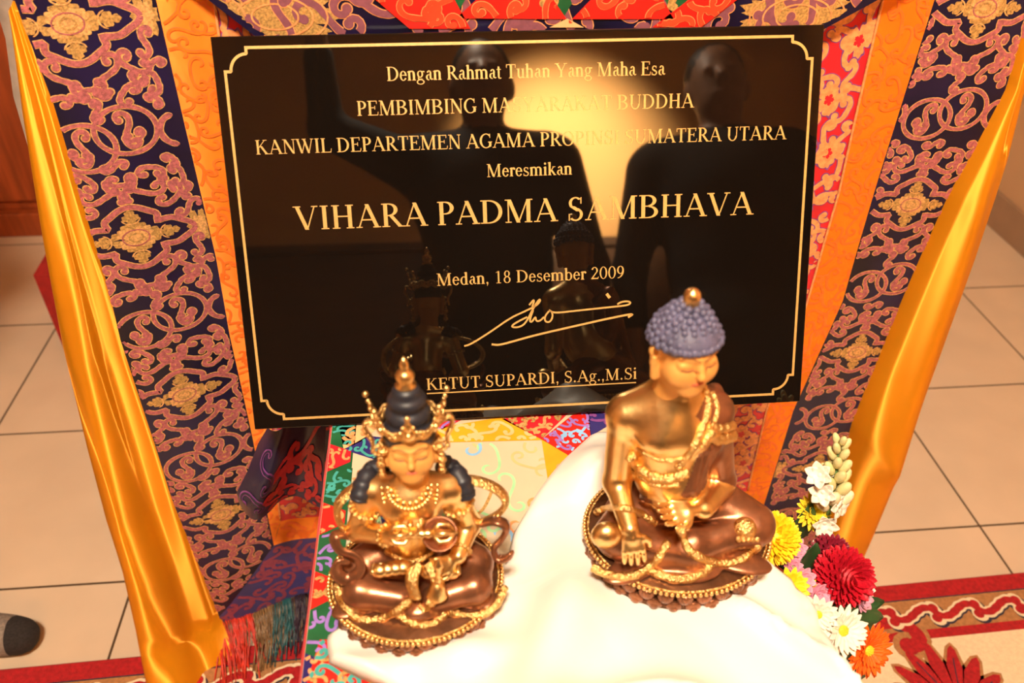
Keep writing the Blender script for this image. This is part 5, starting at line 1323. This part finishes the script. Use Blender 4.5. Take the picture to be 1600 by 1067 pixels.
mb.lathe(prof, (0, 0, 0), 28); mb.V = [v @ Rb.T + bc + (0, 0.004, 0) for v in mb.V]; mb.build('alms_dish', copper, bod)
mb = MB(); b0, b1 = A_(683, 930, .382), A_(686, 862, .388); ax = unit(b1 - b0); e1 = unit(np.cross(ax, (0, 1, 0))); e2 = np.cross(ax, e1)
prof = [(0.0005, 0.0), (0.0085, 0.0), (0.0088, 0.002), (0.0070, 0.006), (0.0062, 0.011), (0.0036, 0.0145), (0.0022, 0.0155), (0.0032, 0.0175), (0.0022, 0.0195), (0.0022, 0.025), (0.0034, 0.027), (0.0022, 0.029), (0.0042, 0.032), (0.0036, 0.035), (0.0005, 0.040)]
ang = np.linspace(0, 2 * np.pi, 20, endpoint=False)
mb.grid([[b0 + ax * z + r_ * (math.cos(a) * e1 + math.sin(a) * e2) for a in ang] for r_, z in prof], 0, closeu=True); mb.build('bell', gold, bod)
# ------------------------------------------------------------------ flower arrangement beside the table
VC = np.array((0.415, 0.515, 0.0))
vase = thing('flower_vase', VC, 'slim dark vase on the floor beside the table, holding the cut flowers', 'vase')
vase_m = mat('dark_glaze', (0.03, 0.02, 0.015), 0.25, scale=20)
mb = MB(); mb.lathe([(0.01, 0.013), (0.055, 0.013), (0.058, 0.02), (0.05, 0.06), (0.035, 0.16), (0.034, 0.25), (0.048, 0.31), (0.052, 0.325), (0.049, 0.325), (0.040, 0.305), (0.01, 0.30)], VC, 36); mb.build('vase_body', vase_m, vase)
foam = mat('floral_foam', (0.03, 0.07, 0.02), 0.95, scale=100)
mb = MB(); mb.ell(VC + (0, 0, 0.318), (0.040, 0.040, 0.020), 20, 10); mb.build('floral_foam', foam, vase)
leaf_m = mat('leaf_green', (0.025, 0.075, 0.022), 0.42, scale=40, var=0.3)
stem_m = mat('stem_green', (0.10, 0.20, 0.05), 0.5, scale=60)
calyx_m = mat('calyx_green', (0.22, 0.32, 0.07), 0.5, scale=60)
PAL = {'yellow': (0.90, 0.62, 0.010), 'pale_yellow': (0.86, 0.66, 0.03), 'red': (0.52, 0.004, 0.020), 'maroon': (0.22, 0.004, 0.022), 'white': (0.86, 0.80, 0.68), 'orange': (0.90, 0.125, 0.004), 'pink': (0.72, 0.30, 0.42), 'lilac': (0.55, 0.27, 0.38), 'eye': (0.55, 0.55, 0.02), 'ivory': (0.80, 0.70, 0.44), 'bud': (0.66, 0.60, 0.28), 'dark_eye': (0.20, 0.16, 0.02)}
PM = {k: mat('petal_' + k, v, 0.55, scale=120, var=0.10, bump=0.15, bscale=300) for k, v in PAL.items()}
FR = random.Random(3)
def frame(n):
    n = unit(n); a = np.cross(n, (0.1, 0.2, 1)); a = unit(a); return a, np.cross(n, a), n
def petal(mb, base, d, n, ln, wd, cup=0.2, mi=0, tip=0.25):
    """a cupped petal from base along d, with n as its upper side"""
    sd = np.cross(n, d); P = []
    for i in range(7):
        t_ = i / 6; w_ = wd * (math.sin(math.pi * min(1, (t_ * 0.80 + 0.16))) ** 0.7) * (1 if t_ < 0.95 else 0.55)
        row = []
        for j in range(5):
            u = (j - 2) / 2
            row.append(base + d * ln * t_ + sd * w_ * u + n * (cup * ln * t_ * t_ + 0.30 * w_ * u * u))
        P.append(row)
    mb.grid(P, mi)
def stem_to(root, p, n, r_=0.0017):
    foot = VC + (FR.uniform(-0.022, 0.022), FR.uniform(-0.022, 0.022), 0.326); n = unit(n)
    b = p - n * 0.03; mid = (b + foot) / 2 + (0, 0, 0.03)
    P = np.array([p - n * 0.002, b, mid, foot])
    for _ in range(3):
        Q = [P[0]]
        for a, c in zip(P[:-1], P[1:]): Q += [a * .75 + c * .25, a * .25 + c * .75]
        P = np.array(Q + [P[-1]])
    mb = MB(); mb.tube(P, r_, 6); mb.build('stem', stem_m, root)
def layered(name, px, n, R, rows_, pet, eye, eye_r, label, cat='flower', group=None, dome=0.0, cup=0.12, wd=None):
    """rows_: (number of petals, inner radius, length, elevation in degrees)"""
    p = at(*px); a, b, n = frame(n); root = thing(name, p, label, cat, group)
    for k, (cnt, r0, ln, el) in enumerate(rows_):
        mb = MB()
        for i in range(cnt):
            th = 2 * math.pi * (i + 0.5 * (k % 2)) / cnt + FR.uniform(-0.06, 0.06); e = math.radians(el + FR.uniform(-5, 5))
            d0 = math.cos(th) * a + math.sin(th) * b; d = d0 * math.cos(e) + n * math.sin(e); nn = n * math.cos(e) - d0 * math.sin(e)
            petal(mb, p + d0 * r0 * R + n * dome * R * (1 - (r0) ** 2), d, nn, ln * R * FR.uniform(0.9, 1.08), (wd or 2.6 * (r0 + ln) * R / cnt), cup)
        mb.build('petal_ring', PM[pet], root, solid=0.0004)
    if eye:
        mb = MB(); q = p + n * dome * R
        mb.ell(q + n * 0.001, (eye_r * R, eye_r * R, eye_r * R * 0.45), 14, 8, 0, np.stack([a, b, n], 1))
        for i in range(26):
            th = i * 2.4; rr = eye_r * R * 0.9 * math.sqrt(i / 26); mb.ell(q + (math.cos(th) * a + math.sin(th) * b) * rr + n * (0.001 + 0.42 * eye_r * R * math.sqrt(max(0, 1 - (rr / (eye_r * R)) ** 2))), eye_r * R * 0.13, 6, 5)
        mb.build('flower_eye', PM[eye], root)
    mb = MB(); mb.ell(p - n * 0.003, (0.22 * R + 0.002, 0.22 * R + 0.002, 0.005), 10, 6, 0, np.stack([a, b, n], 1)); mb.build('calyx', calyx_m, root)
    stem_to(root, p - n * 0.004, n); return root
def pompon(name, px, n, R, pet, label, rows_n=9, group=None, wdf=1.0, maxang=112):
    p = at(*px); a, b, n = frame(n); root = thing(name, p, label, 'flower', group); mb = MB()
    for k in range(rows_n):
        ang = math.radians(4 + maxang * k / (rows_n - 1)); cnt = max(3, int(2 * math.pi * math.sin(ang) * 4.4))
        for i in range(cnt):
            th = 2 * math.pi * (i + 0.5 * (k % 2)) / cnt + FR.uniform(-.1, .1); rd = (math.cos(th) * a + math.sin(th) * b) * math.sin(ang) + n * math.cos(ang)
            tg = (math.cos(th) * a + math.sin(th) * b) * math.cos(ang) - n * math.sin(ang)
            d = unit(rd * 0.9 + tg * 0.45); petal(mb, p + rd * R * 0.55, d, unit(rd - d * (rd @ d) + n * 0.01), R * 0.5 * FR.uniform(.9, 1.1), R * 0.105 * wdf, 0.25)
    mb.ell(p, R * 0.66, 14, 10)
    mb.build('petal_ball', PM[pet], root)
    mb = MB(); mb.ell(p - n * R * 0.75, (R * 0.3, R * 0.3, R * 0.2), 10, 6, 0, np.stack([a, b, n], 1)); mb.build('calyx', calyx_m, root)
    stem_to(root, p - n * R * 0.8, n); return root
toC = lambda px, py, Y: unit(CAM - at(px, py, Y))
pompon('pompon_chrysanthemum', (1208, 840, .490), unit((-0.15, -0.5, 0.85)), 0.026, 'yellow', 'round yellow pompon chrysanthemum beside the buddha statue', 15, None, 0.9)
layered('spider_chrysanthemum', (1270, 799, .545), (0.0, -0.75, 0.75), 0.021, [(20, .16, .92, 8), (18, .12, .80, 30), (12, .08, .62, 52)], 'pale_yellow', 'eye', .16, 'yellow chrysanthemum with thin petals, highest of the yellow flowers')
layered('yellow_daisy', (1234, 917, .44), (-0.1, -0.65, 0.75), 0.019, [(15, .2, .85, 5), (13, .16, .72, 24)], 'yellow', 'eye', .22, 'yellow daisy tucked above the white silk, below the round pompon')
layered('yellow_daisy', (1262, 925, .445), (0.3, -0.75, 0.6), 0.015, [(14, .2, .82, 10), (12, .14, .7, 35)], 'yellow', 'eye', .22, 'small yellow daisy between pink blossoms and white daisy')
layered('yellow_daisy', (1273, 998, .40), (0.3, -0.75, 0.5), 0.012, [(13, .2, .82, 12), (11, .14, .7, 35)], 'yellow', 'eye', .22, 'small yellow daisy at the edge of the white silk, left of the large white daisy')
pompon('red_chrysanthemum', (1318, 900, .455), unit((0.15, -0.75, 0.65)), 0.0285, 'red', 'large bright red chrysanthemum in the middle of the flowers', 13, None, 1.3, 118)
pompon('dark_red_chrysanthemum', (1298, 866, .49), unit((0.0, -0.55, 0.8)), 0.021, 'maroon', 'dark maroon chrysanthemum behind the bright red one', 7, None, 1.1)
layered('white_daisy', (1317, 985, .40), (0.15, -0.72, 0.68), 0.0235, [(17, .2, .86, 4), (15, .16, .74, 20)], 'white', 'eye', .23, 'large white daisy with yellow green eye, left above the orange gerbera')
layered('white_daisy', (1278, 960, .41), (-0.3, -0.7, 0.6), 0.018, [(15, .2, .86, 8), (13, .16, .72, 26)], 'white', 'eye', .22, 'smaller white daisy half behind the white silk, left of the large one')
layered('white_daisy', (1353, 918, .47), (0.5, -0.5, 0.6), 0.012, [(13, .2, .86, 10), (10, .16, .7, 30)], 'white', 'eye', .22, 'tiny pale daisy peeping out right of the red chrysanthemum')
layered('orange_gerbera', (1357, 1016, .40), (0.28, -0.80, 0.52), 0.0275, [(22, .22, .80, 2), (20, .2, .72, 12), (18, .15, .5, 26)], 'orange', 'eye', .20, 'orange gerbera, lowest flower beside the rug', cup=0.05)
for i, (px, py, Y, n, R, lb_) in enumerate(((1252, 905, .45, (0.1, -0.7, 0.7), .015, 'pink blossom left of the red chrysanthemum, above the yellow daisies'),
        (1276, 930, .44, (0.2, -0.75, 0.6), .016, 'pink blossom under the left side of the red chrysanthemum'), (1241, 858, .49, (-0.1, -0.65, 0.75), .014, 'pink blossom right of the yellow pompon chrysanthemum'),
        (1344, 935, .44, (0.45, -0.7, 0.5), .015, 'lilac pink blossom at the right below the red chrysanthemum'), (1238, 885, .475, (-0.1, -0.6, 0.75), .011, 'small pink blossom below the yellow pompon chrysanthemum'))):
    layered('pink_blossom', (px, py, Y), n, R, [(9, .12, .88, 15), (8, .10, .72, 38), (6, .05, .5, 60)], 'pink' if i != 3 else 'lilac', None, .1, lb_, cup=0.25)
# tuberose: open white blossoms low, closed buds at the tip
tub_t, tub_b = at(1314, 690, .560), at(1284, 862, .525); ax = unit(tub_t - tub_b); L_t = np.linalg.norm(tub_t - tub_b)
tub = thing('tuberose_spike', tub_b, 'tall white tuberose spike with greenish closed buds at its tip', 'flower')
a, b, _n = frame(ax)
mb = MB(); mb.tube([tub_b, tub_b + ax * L_t * 0.5, tub_t - ax * 0.01], [0.0028, 0.0024, 0.0016], 8); mb.build('spike_stem', stem_m, tub)
for i in range(26):
    f = 0.42 + 0.58 * i / 25; th = i * 2.4; rr = 0.0115 * (1 - 0.62 * (f - 0.42) / 0.58)
    d0 = math.cos(th) * a + math.sin(th) * b; d = unit(d0 * (0.75 - 0.5 * (f - 0.4)) + ax); q = tub_b + ax * L_t * f + d0 * rr * 0.75; ln = 0.0150 * (1.15 - 0.55 * (f - 0.42) / 0.58)
    a2, b2, _ = frame(d); mb = MB(); mb.ell(q + d * ln * 0.45, (ln * 0.42, ln * 0.42, ln * 0.82), 10, 8, 0, np.stack([a2, b2, d], 1)); mb.build('bud', PM['bud'] if f > 0.55 else PM['ivory'], tub)
for i, (px, py, Y, n) in enumerate(((1286, 768, .538, (-0.5, -0.7, 0.4)), (1310, 788, .532, (0.45, -0.8, 0.3)), (1288, 816, .53, (-0.2, -0.9, 0.2)), (1275, 857, .515, (-0.1, -0.85, 0.5)), (1281, 742, .545, (-0.6, -0.5, 0.6)))):
    p = at(px, py, Y); fa, fb, n = frame(n); mb = MB()
    for k in range(6):
        th = 2 * math.pi * k / 6; d0 = math.cos(th) * fa + math.sin(th) * fb; e = math.radians(38 if i != 1 else 18); petal(mb, p, d0 * math.cos(e) + n * math.sin(e), n * math.cos(e) - d0 * math.sin(e), 0.0165, 0.0062, -0.15)
    mb.tube([p - n * 0.014, p + n * 0.002], [0.0022, 0.0042], 8)
    q = tub_b + ax * ((p - n * 0.014 - tub_b) @ ax); mb.tube([q, p - n * 0.013], 0.0018, 6)
    mb.build('blossom', PM['white'], tub, solid=0.0004)
mb = MB(); mb.tube([tub_b, (tub_b + VC + (0, 0, 0.33)) / 2 + (0.006, 0, 0), VC + (0.01, 0.015, 0.326)], 0.0028, 8); mb.build('stem', stem_m, tub)
# leaves
lf = thing('leaf_spray', VC + (0, 0, 0.33), 'dark green leaves spread behind and between the cut flowers', 'leaves')
for i, (px, py, Y, dx, dz, ln) in enumerate(((1238, 850, .52, -0.3, 0.9, .055), (1250, 825, .54, 0.15, 1, .06), (1228, 875, .49, -0.5, .6, .045), (1338, 945, .45, 0.9, 0.1, .05), (1350, 960, .44, 1, -.35, .045), (1295, 960, .44, .2, .2, .05), (1300, 1010, .41, -.2, -.6, .05), (1318, 1025, .41, 0.3, -.9, .05), (1260, 880, .48, 0.1, .8, .05), (1290, 935, .46, .4, .5, .05), (1345, 1048, .405, .3, -1, .04), (1262, 945, .45, -.3, .2, .05), (1330, 960, .45, .3, -.2, .06), (1305, 1030, .42, 0, -.8, .05), (1282, 985, .42, 0, -.3, .05))):
    p = at(px, py, Y); d = unit((dx, -0.15, dz)); n = unit(np.array((0.1, -0.9, 0.45))); n = unit(n - d * (n @ d)); mb = MB(); petal(mb, p - d * ln * 0.4, d, n, ln, ln * 0.22, -0.15)
    mb.build('leaf', leaf_m, lf, solid=0.0005)
    mb = MB(); mb.tube([p - d * ln * 0.38, (p - d * ln * 0.4 + VC + (0, 0, .33)) / 2 + (0, 0.01, 0), VC + (FR.uniform(-.02, .02), FR.uniform(-.02, .02), 0.328)], 0.0014, 5); mb.build('stem', stem_m, lf)

# ------------------------------------------------------------------ people
def person(label, base, face_deg, H, arms, lean=0.0, bulk=1.0, step=0.0, name='person'):
    """standing clothed figure; arms = ((elbow, wrist, finger direction) right, left) in its own axes (x right, -y forward)"""
    base = np.asarray(base, float); root = thing(name, base, label, 'person'); k = H / 1.70; Rz = rotm('Z', face_deg)
    g = lambda x, y, z: base + Rz @ np.array((x, y - lean * max(0, z - 0.9), z)) * k
    lo = base + np.array((-0.75, -0.75, 0.0)) * k; hi = base + np.array((0.75, 0.75, 1.95)) * k
    s = SDF(lo, hi, 0.0095 * k); SKN, SHI, TRO, HAI, FOT0, TOE0, FOT1, TOE1 = range(8); q = k * bulk
    # feet first, then legs
    for sx in (-1, 1):
        FOT, TOE = (FOT0, TOE0) if sx < 0 else (FOT1, TOE1); dy = step * (sx > 0)
        s.chain([g(sx * .10, 0.05 + dy, .042), g(sx * .105, -0.06 + dy, .040), g(sx * .115, -0.158 + dy, .034)], [.042 * k, .040 * k, .034 * k], .03, FOT)
        s.chain([g(sx * .117, -0.184 + dy, .033), g(sx * .118, -0.187 + dy, .032)], [.0305 * k, .0300 * k], .012, TOE)
        s.chain([g(sx * .10, .05 + dy, .06), g(sx * .10, .045 + dy, .16)], [.042 * k, .045 * k], .02, FOT)
        s.chain([g(sx * .10, .045 + dy, .13), g(sx * .105, dy * .5, .48), g(sx * .10, .0, .88)], [.058 * q, .070 * q, .095 * q], .04, TRO)
    s.ell(g(0, .0, .93), (.165 * q, .125 * q, .12 * q), .05, TRO, Rz)
    s.ell(g(0, .0, 1.10), (.150 * q, .115 * q, .16 * q), .05, SHI, Rz); s.ell(g(0, .0, 1.28), (.175 * q, .12 * q, .16 * q), .05, SHI, Rz)
    s.chain([g(-.15, .01, 1.38), g(.15, .01, 1.38)], [.075 * q, .075 * q], .05, SHI)
    s.chain([g(0, .01, 1.38), g(0, -.005, 1.50)], [.062 * k, .052 * k], .03, SKN)
    s.ell(g(0, -.012, 1.595), (.073 * k, .093 * k, .112 * k), .02, SKN, Rz); s.ell(g(0, -.045, 1.53), (.05 * k, .05 * k, .045 * k), .03, SKN, Rz)
    s.chain([g(0, -.10, 1.605), g(0, -.122, 1.575)], [.012 * k, .017 * k], .012, SKN)
    for sx in (-1, 1):
        s.ell(g(sx * .076, .0, 1.585), (.014 * k, .022 * k, .034 * k), .008, SKN, Rz); s.ell(g(sx * .03, -.098, 1.607), (.016 * k, .01 * k, .008 * k), .006, SKN, Rz)
    s.ell(g(0, -.096, 1.537), (.024 * k, .012 * k, .008 * k), .006, SKN, Rz)
    s.ell(g(0, .018, 1.635), (.083 * k, .098 * k, .092 * k), .01, HAI, Rz)
    for sx, (e, w, fd) in zip((-1, 1), arms):
        sh = g(sx * .19, .01, 1.375); e = g(*e); w = g(*w); fd = Rz @ unit(fd)
        s.chain([sh, e], [.062 * q, .047 * k], .03, SHI); s.chain([e, e * .35 + w * .65], [.047 * k, .038 * k], .02, SHI)
        s.chain([e * .4 + w * .6, w], [.034 * k, .027 * k], .01, SKN); hand(s, w + fd * .055 * k, w, fd, Rz @ np.array((-sx * .6, -.8, .1)), .085 * k, SKN, .28, -sx, .06, .006)
    return s.build({SKN: 'body', SHI: 'shirt', TRO: 'trousers', HAI: 'hair', FOT0: 'sock', TOE0: 'sock_toe', FOT1: 'sock', TOE1: 'sock_toe'}, {SKN: skin_m, SHI: cloth_dark, TRO: cloth_trouser, HAI: hair_black, FOT0: sock_grey, TOE0: sock_black, FOT1: sock_grey, TOE1: sock_black}, root, 1, {FOT0: 'grey sock', TOE0: 'black sock toe', FOT1: 'grey sock', TOE1: 'black sock toe'})
down = lambda sx: ((sx * .27, .03, 1.10), (sx * .27, -.05, .86), (0, -.1, -1))
person('person in dark clothes standing at the left edge, grey sock with black toe showing', (-0.901, 0.925, 0.0), 90, 1.70, (down(-1), down(1)), 0.0, 1.0, 0.24)
person('person in dark clothes mirrored in the plaque, one arm raised', (0.08, -0.44, 0.012), 180, 1.66, (down(-1), ((.40, -.05, 1.46), (.42, -.12, 1.72), (0, -.2, 1))), 0.0, 1.12)
person('person in dark clothes mirrored at the right of the plaque', (0.70, -0.44, 0.012), 190, 1.64, (down(-1), down(1)), 0.0, 1.15)
